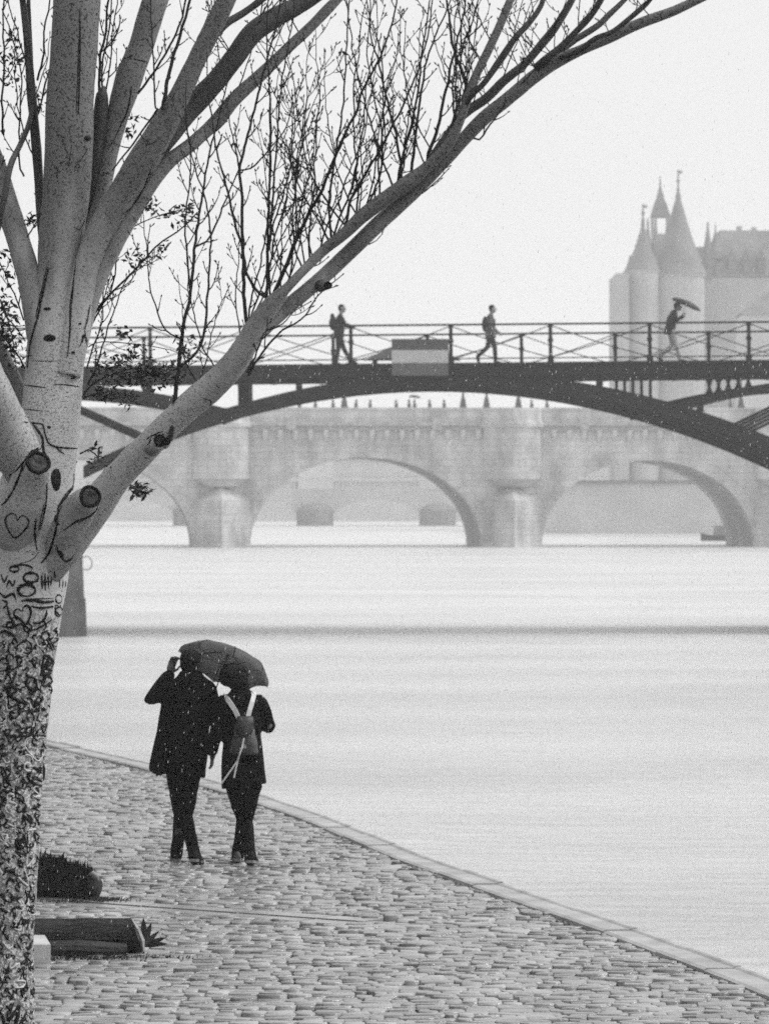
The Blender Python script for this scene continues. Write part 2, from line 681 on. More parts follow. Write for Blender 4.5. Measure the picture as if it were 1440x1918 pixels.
def stone_geo(mb, cx, cy, w, dp, h, tilt, rz):
    """domed setts: 2 side rings and a crowned top"""
    ca, sa = math.cos(rz), math.sin(rz)
    vs = []
    sq = random.uniform(0.90, 0.99)
    jig = [(random.uniform(-0.07, 0.07), random.uniform(-0.10, 0.10)) for _ in range(8)]
    base = [(-1, -1), (0, -1.06), (1, -1), (1.05, 0), (1, 1), (0, 1.05), (-1, 1), (-1.05, 0)]
    for lev, (sc, z) in enumerate(((1.0, -0.07), (0.985, h - 0.006), (0.91, h))):
        for k, (a, c) in enumerate(base):
            x = (a + jig[k][0]) * w / 2 * sc
            y = (c + jig[k][1]) * dp / 2 * sc
            if k % 2 == 0:
                x *= sq
                y *= sq
            zz = z + (x * tilt[0] + y * tilt[1] if lev else 0)
            vs.append((cx + x * ca - y * sa, cy + x * sa + y * ca, zz))
    vs.append((cx, cy, h + random.uniform(-0.002, 0.003)))
    fs = []
    for lev in range(2):
        for k in range(8):
            k2 = (k + 1) % 8
            fs.append((lev * 8 + k, lev * 8 + k2, lev * 8 + 8 + k2, lev * 8 + 8 + k))
    for k in range(8):
        fs.append((16 + k, 16 + (k + 1) % 8, 24))
    mb.add(vs, fs)


def build_cobbles():
    stones = []
    y = 24.0
    row = 0
    while y < 66:
        dp = random.uniform(0.11, 0.17)
        xmax = edge_x(y + 0.1) - KERB_W + 0.03
        xmin = -0.083 * y - 1.6
        x = xmin + random.uniform(0, 0.15)
        while x < xmax:
            w = random.choice((0.09, 0.12, 0.14, 0.16, 0.19, 0.22)) * random.uniform(0.9, 1.1)
            if x + w > xmax:
                w = max(0.05, xmax - x)
            bend = 0.07 * math.sin(x * 0.7 + row * 0.07) + 0.07 * noise.noise(Vector((x * 0.8, y * 0.8, 0)))
            cx, cy = x + w / 2, y + dp / 2 + bend
            if channel_dist(cx, cy) > 0.27:
                h = 0.016 * noise.noise(Vector((cx * 1.1, cy * 1.1, 2))) + random.uniform(-0.008, 0.008)
                if random.random() < 0.03:
                    h -= 0.025
                stones.append((cx, cy, w - 0.007, dp - random.choice((0.004, 0.006, 0.01, 0.012, 0.016, 0.028, 0.045)), h,
                               (random.uniform(-0.05, 0.05), random.gauss(0.0, 0.05)), random.uniform(-0.07, 0.07)))
            x += w
        y += dp
        row += 1
    vis = [s for s in stones if abs(s[0]) < 0.0795 * s[1] and HOR + F * CAM_H / s[1] < 1912]
    vis.sort(key=lambda s: -(s[2] * s[3] / s[1] ** 3))
    near = set(id(s) for s in vis[:300])
    rest = MB()
    for s in stones:
        if id(s) in near:
            mb = MB()
            stone_geo(mb, *s)
            part('cobblestone', mb, M_cobble, quay, smooth=True)
        else:
            stone_geo(rest, *s)
    part('cobblestones', rest, M_cobble, quay, smooth=True, kind='stuff')


build_cobbles()

# drain slabs
t = 0.0
L = (CH_B - CH_A).length
ang = math.atan2(CH_D.y, CH_D.x)
M_slab = mat('drain_slab_stone', 0.27, 0.3, 0.25, 4, 0.3, 40, 0.6, dist=0.006)
while t < L:
    ln = min(random.uniform(0.6, 0.95), L - t)
    c = CH_A + CH_D * (t + ln / 2)
    nrm = Vector((-CH_D.y, CH_D.x))
    mb = MB()
    for off, hh in ((0.12, -0.004), (-0.12, -0.012)):
        q = c + nrm * off
        mb.box((q.x, q.y, hh - 0.05), (ln - 0.012, 0.225, 0.1), ang, 0.985)
    part('drain_slab', mb, M_slab, quay)
    t += ln

# kerb of long coping stones along the water
kerb = thing('kerb', None, None)
kerb['kind'] = 'structure'
pts = [Vector((edge_x(d), d)) for d in [22 + 0.25 * i for i in range(int(48 / 0.25))]]
i = 0
while i < len(pts) - 2:
    k = min(len(pts) - 1, i + random.choice((4, 5, 5, 6)))
    mb = MB()
    seg = pts[i:k + 1]
    rows = []
    for q in seg:
        j = pts.index(q)
        tt = (pts[min(j + 1, len(pts) - 1)] - pts[max(j - 1, 0)]).normalized()
        nn = Vector((-tt.y, tt.x))
        if nn.x > 0:
            nn = -nn
        rows.append((q, nn))
    hz = random.uniform(-0.006, 0.006)
    prof = [(0.0, -1.2), (0.0, 0.015), (0.02, 0.036), (0.05, 0.036), (0.07, 0.024), (KERB_W - 0.03, 0.026), (KERB_W - 0.005, 0.014), (KERB_W, -0.12)]
    rings = []
    for m_, (q, nn) in enumerate(rows):
        sh = 0.0
        tt = Vector((nn.y, -nn.x))
        q2 = Vector(q)
        if m_ == 0:
            q2 = q2 + (rows[1][0] - rows[0][0]).normalized() * 0.0015
        if m_ == len(rows) - 1:
            q2 = q2 - (rows[-1][0] - rows[-2][0]).normalized() * 0.0015
        rings.append([(q2.x + nn.x * a, q2.y + nn.y * a, z + hz) for a, z in prof])
    mb.rings(rings, cap=True, closed=True)
    part('coping_stone', mb, M_stone_pale, kerb)
    i = k


# ------------------------------------------------------------------ the old stone bridge in the mist
PN_D = 385.0
S2 = F / PN_D                      # photo pixels per metre there


def pn(px):
    return (px - 685) / S2


def pz(py, s, extra=0.0):
    return CAM_H + (HOR - py) / s


stone_bridge = thing('stone_bridge', 'pale old stone arch bridge with half round bastions in the mist beyond the iron footbridge', 'bridge', P(685, HOR, PN_D) * 1.0)
stone_bridge.location.z = 0
stone_bridge.rotation_euler = (0, 0, R(3.0))
DEEP = 18.0
arches = [(-630, -187), (-75, 360), (468, 903), (1015, 1415), (1530, 1900), (2010, 2350)]
piers = [(-187, -75), (360, 468), (903, 1015), (1415, 1530), (1900, 2010)]
Z_CORN = pz(797, S2)
for (a, c) in arches:
    xa, xc = pn(a), pn(c)
    cx, hw = (xa + xc) / 2, (xc - xa) / 2
    rise = pz(857, S2) - WZ if hw > 8.8 else pz(862, S2) - WZ
    N = 28
    prof = []
    for k in range(N + 1):
        th = math.pi * k / N
        prof.append((cx - hw * math.cos(th), WZ - 0.3 + (rise + 0.3) * math.sin(th) ** 0.92))
    # spandrel faces
    for y, fl in ((0.0, False), (DEEP, True)):
        mb = MB()
        vs, fs = [], []
        for x, z in prof:
            vs += [(x, y, z), (x, y, Z_CORN)]
        for k in range(N):
            q = (2 * k, 2 * k + 2, 2 * k + 3, 2 * k + 1)
            fs.append(q[::-1] if fl else q)
        mb.add(vs, fs)
        part('spandrel_wall', mb, M_bridge_stone, stone_bridge)
    mb = MB()
    vs, fs = [], []
    for x, z in prof:
        vs += [(x, 0, z), (x, DEEP, z)]
    for k in range(N):
        fs.append((2 * k, 2 * k + 1, 2 * k + 3, 2 * k + 2))
    mb.add(vs, fs)
    part('vault', mb, M_bridge_stone, stone_bridge)
    # ring of voussoirs, 3 cm proud of the face
    for k in range(N):
        (x0, z0), (x1, z1) = prof[k], prof[k + 1]
        mb = MB()
        def outv(x, z, e):
            dx, dz = (x - cx) / hw, max(0.0, (z - WZ)) / rise
            ln_ = math.hypot(dx, dz) or 1
            return (x + dx / ln_ * e, z + dz / ln_ * e)
        o0, o1 = outv(x0, z0, 0.85), outv(x1, z1, 0.85)
        prj = 0.05 + 0.02 * (k % 2)
        f4 = [(x0, z0), (x1, z1), o1, o0]
        mb.add([(x, -prj, z) for x, z in f4] + [(x, 0.3, z) for x, z in f4], [(0, 1, 2, 3), (0, 4, 5, 1), (1, 5, 6, 2), (2, 6, 7, 3), (3, 7, 4, 0)])
        part('voussoir', mb, M_bridge_stone, stone_bridge)
for (a, c) in piers:
    xa, xc = pn(a), pn(c)
    cx, w = (xa + xc) / 2, xc - xa
    mb = MB()
    mb.box((cx, DEEP / 2, (Z_CORN - 1.6) / 2), (w, DEEP, Z_CORN + 1.6))
    pr = part('pier', mb, M_bridge_stone, stone_bridge)
    # pointed cutwater with sloping cap
    zt = pz(905, S2)
    mb = MB()
    mb.add([(cx - w / 2, -0.02, -1.6), (cx, -3.2, -1.6), (cx + w / 2, -0.02, -1.6), (cx - w / 2, -0.02, zt - 1.4), (cx, -3.2, zt - 1.4), (cx + w / 2, -0.02, zt - 1.4), (cx, -0.02, zt)],
           [(0, 1, 4, 3), (1, 2, 5, 4), (3, 4, 6), (4, 5, 6)])
    part('cutwater', mb, M_bridge_stone, pr)
    # half round bastion above
    rb = w / 2 * 1.0
    mb = MB()
    rings = []
    for r, z in ((rb * 0.55, zt - 0.3), (rb * 0.98, zt + 0.35), (rb * 0.98, Z_CORN - 0.15), (rb * 1.08, Z_CORN - 0.1), (rb * 1.08, Z_CORN + 0.25), (rb, Z_CORN + 0.3), (rb, pz(765, S2) + 0.05), (rb * 0.86, pz(765, S2) + 0.05), (rb * 0.86, Z_CORN + 0.2)):
        rings.append([(cx - r * math.cos(math.pi * k / 14), -0.03 - r * 0.8 * math.sin(math.pi * k / 14), z) for k in range(15)])
    mb.rings(rings, cap=False, closed=False)
    part('bastion', mb, M_bridge_stone, pr, smooth=False)
# cornice, corbels, parapet
X0, X1 = pn(-630), pn(2350)
mb = MB()
mb.box(((X0 + X1) / 2, -0.2, Z_CORN + 0.12), (X1 - X0, 0.8, 0.28))
mb.box(((X0 + X1) / 2, -0.06, Z_CORN - 0.2), (X1 - X0, 0.4, 0.3))
part('cornice', mb, M_stone_pale, stone_bridge)
cb = None
x = X0 + 0.6
while x < X1:
    inp = any(pn(a) - 0.2 < x < pn(c) + 0.2 for a, c in piers)
    if not inp:
        if cb is None:
            mb = MB()
            mb.rings([[(-.19, 0, -.35), (.19, 0, -.35), (.19, -.42, -.35), (-.19, -.42, -.35)], [(-.19, 0, -.75), (.19, 0, -.75), (.19, -.36, -.75), (-.19, -.36, -.75)], [(-.14, 0, -1.2), (.14, 0, -1.2), (.14, -.1, -1.25), (-.14, -.1, -1.25)]])
            cb = part('corbel', mb, M_bridge_stone, stone_bridge)
            o = cb
        else:
            o = cb.copy()
            COL.objects.link(o)
        o.location = (x, -0.005, Z_CORN)
    x += 1.22
Z_PAR = pz(766, S2)
mb = MB()
mb.box(((X0 + X1) / 2, 0.2, (Z_CORN + 0.26 + Z_PAR) / 2), (X1 - X0, 0.4, Z_PAR - Z_CORN - 0.26))
mb.box(((X0 + X1) / 2, 0.2, Z_PAR + 0.06), (X1 - X0, 0.5, 0.14))
part('parapet', mb, M_bridge_stone, stone_bridge)
for px in (545, 818, 1095, 1250):
    mb = MB()
    mb.box((pn(px), -0.30, Z_CORN + 0.15), (0.75, 0.62, 0.95))
    part('water_spout', mb, M_stone_pale, stone_bridge)
mb = MB()
mb.box(((X0 + X1) / 2, DEEP / 2 + 0.2, Z_CORN + 0.1), (X1 - X0, DEEP - 0.5, 0.3))
part('roadway', mb, M_bridge_stone, stone_bridge)
RZ = R(3.0)


def on_stone_bridge(px, y, z):
    base = stone_bridge.location
    x = pn(px)
    return Vector((base.x + x * math.cos(RZ) - y * math.sin(RZ), base.y + x * math.sin(RZ) + y * math.cos(RZ), z))


# far bridge seen through the arches
FB_D = 667.0
S3 = F / FB_D
far_bridge = thing('far_stone_bridge', 'faint low stone bridge glimpsed through the arches of the nearer stone bridge', 'bridge', P(700, HOR, FB_D))
far_bridge.location.z = 0


def fx(px):
    return (px - 700) / S3


zdeck = pz(862, S3)
for k in range(-3, 3):
    pa = 589 + 231 * k
    mb = MB()
    mb.box((fx(pa), 6, (pz(915, S3) - 1.5) / 2), (5.0, 12, pz(915, S3) + 1.5))
    pr = part('pier', mb, M_far_stone, far_bridge)
    mb = MB()
    mb.lathe([(2.5, -1.4), (2.5, pz(955, S3)), (1.4, pz(945, S3))], (fx(pa), -0.4, 0), 14)
    part('cutwater', mb, M_slate, pr)
    xa, xc = fx(pa) + 2.5, fx(pa + 231) - 2.5
    cx, hw = (xa + xc) / 2, (xc - xa) / 2
    mb = MB()
    N = 16
    prof = [(cx - hw * math.cos(math.pi * i / N), 0.3 + (pz(937, S3) - 0.3) * math.sin(math.pi * i / N)) for i in range(N + 1)]
    vs, fs = [], []
    for x, z in prof:
        vs += [(x, 0, z), (x, 0, zdeck), (x, 12, z), (x, 12, zdeck)]
    for i in range(N):
        q = 4 * i
        fs += [(q, q + 4, q + 5, q + 1), (q + 2, q + 3, q + 7, q + 6), (q, q + 2, q + 6, q + 4)]
    mb.add(vs, fs)
    part('arch', mb, M_far_stone, far_bridge)
mb = MB()
mb.box((fx(560), 6, zdeck + 0.5), (110, 12.6, 1.0))
mb.box((fx(560), -0.5, pz(898, S3)), (110, 0.5, 0.5))
part('deck', mb, M_far_stone, far_bridge)

# island embankment behind the stone bridge
IW = 522.0
S4 = F / IW
wall = thing('embankment_wall', 'pale island embankment wall standing in the water behind the right arch', 'wall', P(1240, HOR, IW))
wall.location.z = 0
mb = MB()
wl_ = (1640 - 1240) / S4
x_l = (960 - 1240) / S4
zt = pz(906, S4)
mb.box(((x_l + 60) / 2, 1.5, (zt - 1.5) / 2), (60 - x_l, 3, zt + 1.5))
part('wall_face', mb, M_far_stone, wall)
mb = MB()
mb.box(((x_l + 60) / 2, 1.4, zt + 0.2), (60 - x_l, 3.5, 0.4))
part('coping', mb, M_slate, wall)
mb = MB()
mb.box(((x_l + 60) / 2 + 1, 30, zt - 1.2), (60 - x_l, 54, 3.0))
part('terrace', mb, M_far_stone, wall)

# low boat moored by the embankment
boat = thing('moored_boat', 'small dark boat moored by the embankment under the right arch', 'boat', P(1345, HOR, 440))
boat.location.z = WZ
mb = MB()
rings = []
for t, w, h in ((-1.6, 0.05, 0.75), (-1.1, 0.55, 0.6), (0, 0.8, 0.5), (1.2, 0.75, 0.5), (1.6, 0.6, 0.55)):
    rings.append([(t, -w, h), (t, -w * 0.7, -0.15), (t, w * 0.7, -0.15), (t, w, h)])
mb.rings(rings)
part('hull', mb, M_iron, boat)
mb = MB()
mb.box((0.3, 0, 0.95), (1.5, 1.1, 0.9), 0, 0.85)
part('cabin', mb, M_slate, boat)

# ------------------------------------------------------------------ palace with pointed towers
PD = 575.0
S5 = F / PD
palace = thing('palace_building', 'large grey palace with pointed conical towers fading into the mist at the right', 'building', P(1145, HOR, PD))
palace.location.z = 0


def qx(px):
    return (px - 1145) / S5


def qz(py):
    return pz(py, S5)


GZ = 2.0


def block(name, x0, x1, ytop, y0, y1, m=M_palace, par=palace, ybot=None):
    mb = MB()
    zb = GZ if ybot is None else qz(ybot)
    mb.box(((qx(x0) + qx(x1)) / 2, (y0 + y1) / 2, (zb + qz(ytop)) / 2), (qx(x1) - qx(x0), y1 - y0, qz(ytop) - zb))
    return part(name, mb, m, par)


wb = block('side_wing', 1145, 1171, 520, -9, 6)
mb = MB()
for i in range(5):
    mb.box((qx(1148 + i * 5.2), -8.6, qz(518.5)), (0.19, 0.5, 0.2))
part('crenels', mb, M_palace, wb)
block('main_wing', 1168, 1600, 520, 2, 22)


def round_tower(px, rpx, yshoulder, yapex, ytip, y, ball=True):
    mb = MB()
    mb.lathe([(rpx / S5, GZ), (rpx / S5, qz(yshoulder + 6)), (rpx / S5 * 1.06, qz(yshoulder + 4)), (rpx / S5 * 1.06, qz(yshoulder))], (qx(px), y, 0), 24)
    t = part('tower', mb, M_palace, palace, smooth=False)
    mb = MB()
    z0, z1 = qz(yshoulder), qz(yapex)
    mb.lathe([(rpx / S5 * 1.1, z0), (rpx / S5 * 0.93, z0 + (z1 - z0) * 0.12), (rpx / S5 * 0.5, z0 + (z1 - z0) * 0.52), (rpx / S5 * 0.09, z1)], (qx(px), y, 0), 24)
    part('tower_roof', mb, M_slate, t)
    mb = MB()
    zt = qz(ytip)
    mb.lathe([(rpx / S5 * 0.12, z1), (0.16, z1 + (zt - z1) * 0.25), (0.24, z1 + (zt - z1) * 0.3), (0.12, z1 + (zt - z1) * 0.36), (0.1, zt), (0.02, zt + 0.1)], (qx(px), y, 0), 8)
    if ball:
        mb.ell((qx(px), y, z1 + (zt - z1) * 0.6), (0.24, 0.24, 0.24), 8, 6)
        mb.box((qx(px) + 0.2, y, zt - 0.25), (0.6, 0.06, 0.35))
    part('finial', mb, M_slate, t)
    return t


round_tower(1199, 30, 510, 428, 388, -6)
round_tower(1266, 49, 516, 374, 322, -4)
# clock tower with an open belfry
ct = block('clock_tower', 1226, 1259, 432, 6, 8.2)
for sx in (1228, 1257):
    for y in (6.2, 8.0):
        mb = MB()
        mb.bar((qx(sx), y, qz(432)), (qx(sx), y, qz(400)), 0.34)
        part('belfry_post', mb, M_palace, ct)
mb = MB()
cx = qx(1242.5)
mb.rings([[(cx - w, 7.1 - w, z), (cx + w, 7.1 - w, z), (cx + w, 7.1 + w, z), (cx - w, 7.1 + w, z)] for w, z in ((1.15, qz(401)), (1.15, qz(397)), (0.75, qz(375)), (0.5, qz(366)), (0.12, qz(342)), (0.05, qz(322)))])
part('spire', mb, M_slate, ct)
for px, yt in ((1217, 402), (1232, 392), (1253, 394), (1206, 440), (1330, 470)):
    mb = MB()
    mb.lathe([(0.5, qz(500)), (0.45, qz(455)), (0.25, qz(435)), (0.12, qz(420)), (0.14, qz(412)), (0.03, qz(yt))], (qx(px), 4.5, 0), 8)
    part('pinnacle', mb, M_slate, palace)
# roofs, chimney, small spire, large steep roof
mb = MB()
mb.add([(qx(1168), 2, qz(520)), (qx(1600), 2, qz(520)), (qx(1600), 22, qz(520)), (qx(1168), 22, qz(520)), (qx(1185), 12, qz(486)), (qx(1600), 12, qz(486))],
       [(0, 1, 5, 4), (2, 3, 4, 5), (3, 0, 4), (1, 2, 5)])
part('wing_roof', mb, M_slate, palace)
block('chimney', 1302, 1326, 462, 6.5, 8.5, ybot=505)
mb = MB()
mb.box((qx(1314), 7.5, qz(459)), (1.75, 2.2, 0.35))
part('chimney_cap', mb, M_palace, palace)
mb = MB()
mb.lathe([(0.95, qz(480)), (0.95, qz(466)), (0.5, qz(450)), (0.12, qz(432)), (0.03, qz(412))], (qx(1345), 5, 0), 12)
part('pinnacle', mb, M_slate, palace)
mb = MB()
za, zb = qz(515), qz(424)
xa, xb = qx(1342), qx(1640)
mb.add([(xa, 3, za), (xb, 3, za), (xb, 21, za), (xa, 21, za), (qx(1357), 8, zb), (xb, 8, zb), (xb, 16, zb), (qx(1357), 16, zb)],
       [(0, 1, 5, 4), (1, 2, 6, 5), (2, 3, 7, 6), (3, 0, 4, 7), (4, 5, 6, 7)])
part('steep_roof', mb, M_slate, palace)
for px_, yb, hw_ in ((1375, 500, 7), (1402, 500, 7), (1430, 500, 7), (1182, 512, 5), (1290, 512, 6), (1330, 512, 6)):
    mb = MB()
    x_ = qx(px_)
    w_ = hw_ / S5
    mb.box((x_, 2.6 if px_ < 1340 else 4.2, qz(yb - 4)), (2 * w_, 2.0, 1.6))
    dz_ = qz(yb - 4) + 0.8
    y_ = 2.6 if px_ < 1340 else 4.2
    mb.add([(x_ - w_ * 1.2, y_ - 1.1, dz_), (x_ + w_ * 1.2, y_ - 1.1, dz_), (x_ + w_ * 1.2, y_ + 1.1, dz_), (x_ - w_ * 1.2, y_ + 1.1, dz_), (x_, y_ - 1.1, dz_ + 1.3), (x_, y_ + 1.1, dz_ + 1.3)],
           [(0, 1, 4), (1, 2, 5, 4), (2, 3, 5), (3, 0, 4, 5)])
    part('dormer', mb, M_slate, palace)
for px_, yt_ in ((1392, 414), (1420, 416)):
    block('chimney', px_, px_ + 9, yt_, 10, 11.5, ybot=440)
# houses on the near side of the island, right edge
HD = 490.0
S6 = F / HD
house = thing('townhouse', 'grey gabled house in front of the palace at the right edge', 'house', P(1480, HOR, HD))
house.location.z = 0
hx = lambda px: (px - 1480) / S6
hz = lambda py: pz(py, S6)
mb = MB()
mb.box(((hx(1392) + hx(1640)) / 2, 5, (hz(588) + 1) / 2), (hx(1640) - hx(1392), 10, hz(588) - 1))
part('wall', mb, M_far_stone, house)
mb = MB()
mb.add([(hx(1388), -0.3, hz(588)), (hx(1645), -0.3, hz(588)), (hx(1645), 10.3, hz(588)), (hx(1388), 10.3, hz(588)), (hx(1445), 5, hz(543)), (hx(1645), 5, hz(543))],
       [(0, 1, 5, 4), (2, 3, 4, 5), (3, 0, 4), (1, 2, 5)])
rf = part('roof', mb, M_slate, house)

# faint houses on the far bank, behind the far bridge
for k_, (xa, xb, ye, yr) in enumerate(((120, 300, 842, 822), (300, 455, 838, 815), (455, 610, 845, 820), (610, 760, 836, 812), (760, 1010, 842, 818))):
    S7 = F / 790.0
    hh = thing('riverside_house', ('first', 'second', 'third', 'fourth', 'fifth')[k_] + ' from the left of the faint houses beyond the far bridge', 'house', P((xa + xb) / 2, HOR, 790.0), 0, 'faint houses on the far bank')
    hh.location.z = 0
    w_ = (xb - xa) / S7 - 0.02
    mb = MB()
    mb.box((0, 6, (pz(ye, S7) - 1.4) / 2), (w_, 12, pz(ye, S7) + 1.4))
    part('wall', mb, M_far_stone, hh)
    mb = MB()
    za, zb = pz(ye, S7), pz(yr, S7)
    mb.add([(-w_ / 2 - .3, -.3, za), (w_ / 2 + .3, -.3, za), (w_ / 2 + .3, 12.3, za), (-w_ / 2 - .3, 12.3, za), (-w_ / 2 + 1.5, 6, zb), (w_ / 2 - 1.5, 6, zb)], [(0, 1, 5, 4), (1, 2, 5), (2, 3, 4, 5), (3, 0, 4)])
    part('roof', mb, M_slate, hh)

# tall unseen wall, added on the town side to block sky light from the left
qw = thing('unseen_quay_wall', 'unseen tall dark wall on the town side, added to block sky light from the left', 'wall', (-9.6, 20, 0))
mb = MB()
mb.box((-0.6, 10, 4.0), (1.2, 130, 8.6))
part('wall_face', mb, mat('dark_masonry', 0.14, 0.9, 0.4, 0.8, 0.6, 6, 0.2), qw)
mb = MB()
mb.box((-0.55, 10, 8.4), (1.5, 130, 0.3))
part('coping', mb, M_stone_pale, qw)

# ------------------------------------------------------------------ iron footbridge
BD = 140.6
S1 = F / BD
BR = math.atan2(720 - 78, F)
bridge = thing('iron_footbridge', 'dark iron footbridge with open railings and low arches across the river', 'footbridge', P(832, HOR, BD))
bridge.location.z = 0
bridge.rotation_euler = (0, -0.0115, BR)
BW = 8.6


def bx(px):
    return (px - 832) / S1


def bz(py):
    return pz(py, S1)


Z_DECK, Z_FAS = bz(680), bz(704)
XL, XR = -27.0, 27.0
mb = MB()
mb.box((0, -0.02, (Z_DECK + Z_FAS) / 2), (XR - XL, 0.16, Z_DECK - Z_FAS))
mb.box((0, -0.06, Z_DECK - 0.03), (XR - XL, 0.26, 0.07))
part('fascia', mb, M_iron, bridge)
mb = MB()
mb.box((0, BW + 0.02, (Z_DECK + Z_FAS) / 2), (XR - XL, 0.16, Z_DECK - Z_FAS))
part('fascia', mb, M_iron, bridge)
M_plank = mat('wet_deck_boards', 0.06, 0.5, 0.3, 3, 0.3, 20, 0.4)
mb = MB()
mb.box((0, BW / 2, Z_DECK - 0.09), (XR - XL, BW - 0.3, 0.1))
part('deck', mb, M_plank, bridge)
cbm = None
k = XL + 0.5
while k < XR:
    if cbm is None:
        mb = MB()
        mb.box((0, BW / 2, Z_FAS + 0.1), (0.12, BW - 0.2, 0.24))
        cbm = part('cross_beam', mb, M_iron, bridge)
        o = cbm
    else:
        o = cbm.copy()
        COL.objects.link(o)
    o.location.x = k
    k += 0.733
RIBS = [0.15 + (BW - 0.3) * i / 4 for i in range(5)]
SPAN = 23.44
XC = bx(850)


def z_main(u):           # lower edge of the main arch, u from the crown
    return bz(722) - 0.0225 * u * u


def z_small(v):          # upper edge of the flat arch over a pier, v from the pier
    return 6.45 - 0.028 * v * v


def curved_rib(fn, x0, x1, th, w, y, nn=30, up=False):
    rings = []
    for i in range(nn + 1):
        x = x0 + (x1 - x0) * i / nn
        za = fn(x)
        zb = za + th if not up else za - th
        lo, hi = min(za, zb), max(za, zb)
        rings.append([(x, y - w / 2, lo), (x, y + w / 2, lo), (x, y + w / 2, hi), (x, y - w / 2, hi)])
    return MB().rings(rings)


proto = {}
for y in RIBS:
    for s in (-1, 0, 1):
        c = s * SPAN + XC
        items = [('arch_rib', lambda: curved_rib(lambda x: z_main(x), -10.7, 10.7, 0.38, 0.22, 0)),
                 ('flat_arch', lambda: curved_rib(lambda x: z_small(abs(x) - 11.72), 6.3, 17.14, 0.27, 0.2, 0, up=True))]
        for nm, fn in items:
            if nm == 'flat_arch' and s == 1:
                continue
            if nm not in proto:
                proto[nm] = part(nm, fn(), M_iron, bridge)
                o = proto[nm]
            else:
                o = proto[nm].copy()
                COL.objects.link(o)
            o.location = (c, y, 0)
            if nm == 'flat_arch' and s == -1:
                pass
        for sd in (-1, 1):
            if (sd > 0) not in proto:
                mb = MB()
                mb.bar((sd * 8.7, 0, z_main(8.7) + 0.2), (sd * 11.68, 0, z_small(0.04) - 0.26), 0.12, 0.085)
                proto[sd > 0] = part('strut', mb, M_iron, bridge)
                o = proto[sd > 0]
            else:
                o = proto[sd > 0].copy()
                COL.objects.link(o)
            o.location = (c, y, 0)
    for px in (475, 660, 1037, 1226):
        x = bx(px)
        zt = z_main(x - XC) + 0.33
        mb = MB()
        mb.box((x, y, (zt + Z_FAS) / 2 + 0.02), (0.085, 0.09, Z_FAS - zt + 0.06))
        mb.box((x, y, Z_FAS - 0.03), (0.1, 0.12, 0.06))
        mb.box((x, y, zt + 0.03), (0.1, 0.12, 0.08))
        part('column', mb, M_iron, bridge)
    for px in (287, 1412, 1600):
        x = bx(px)
        v = abs(abs(x - XC) - 11.72)
        zt = z_small(v) - 0.05
        mb = MB()
        mb.lathe([(0.13, zt), (0.045, (zt + Z_FAS) / 2), (0.13, Z_FAS + 0.05)], (x, y, 0), 8)
        part('column', mb, M_iron, bridge)
# small inspection boxes clamped on the arch
for px in (375, 1130, 1320, 565):
    x = bx(px)
    mb = MB()
    mb.box((x, RIBS[0], z_main(x - XC) + 0.38 + 0.09), (0.42 if px < 400 else 0.18, 0.25, 0.2))
    part('clamp_box', mb, M_iron, bridge)
# railings: posts, rails, braces on both edges
POSTS = [bx(850) + 2.93 * k for k in range(-9, 10)]
rail_h = bz(608) - Z_DECK
pp = None
for y in (0.04, BW - 0.04):
    mb = MB()
    mb.tube([(XL, y, Z_DECK + rail_h), (XR, y, Z_DECK + rail_h)], [0.03, 0.03], 8)
    part('handrail', mb, M_iron, bridge)
    mb = MB()
    mb.bar((XL, y, Z_DECK + 0.13), (XR, y, Z_DECK + 0.13), 0.03, 0.035)
    part('lower_rail', mb, M_iron, bridge)
    for i, x in enumerate(POSTS):
        if pp is None:
            mb = MB()
            mb.box((0, 0, rail_h / 2 + Z_DECK - 0.02), (0.1, 0.1, rail_h))
            mb.box((0, 0, Z_DECK + 0.05), (0.17, 0.16, 0.12))
            mb.box((0, 0, Z_DECK + rail_h - 0.05), (0.13, 0.13, 0.08))
            mb.tube([(0, 0.08, Z_DECK + 0.65), (0, -0.08, Z_DECK + 0.65)], [0.08, 0.08], 10)
            pp = part('post', mb, M_iron, bridge)
            o = pp
        else:
            o = pp.copy()
            COL.objects.link(o)
        o.location = (x, y, 0)
    br = {}
    for i in range(len(POSTS) - 1):
        for sgn in (1, -1):
            key = sgn
            if key not in br:
                a = [(0.06, 0, Z_DECK + rail_h - 0.06), (2.87, 0, Z_DECK + 0.16)]
                if sgn < 0:
                    a = [(0.06, 0, Z_DECK + 0.16), (2.87, 0, Z_DECK + rail_h - 0.06)]
                p0, p1 = Vector(a[0]), Vector(a[1])
                pts_ = []
                for q in range(9):
                    tq = q / 8
                    w_ = p0.lerp(p1, tq)
                    w_.z -= 0.05 * math.sin(math.pi * tq)
                    pts_.append(w_)
                mb = MB()
                mb.tube(pts_, [0.016] * 9, 5)
                br[key] = part('brace', mb, M_iron, bridge)
                o = br[key]
            else:
                o = br[key].copy()
                COL.objects.link(o)
            o.location = (POSTS[i], y, 0)
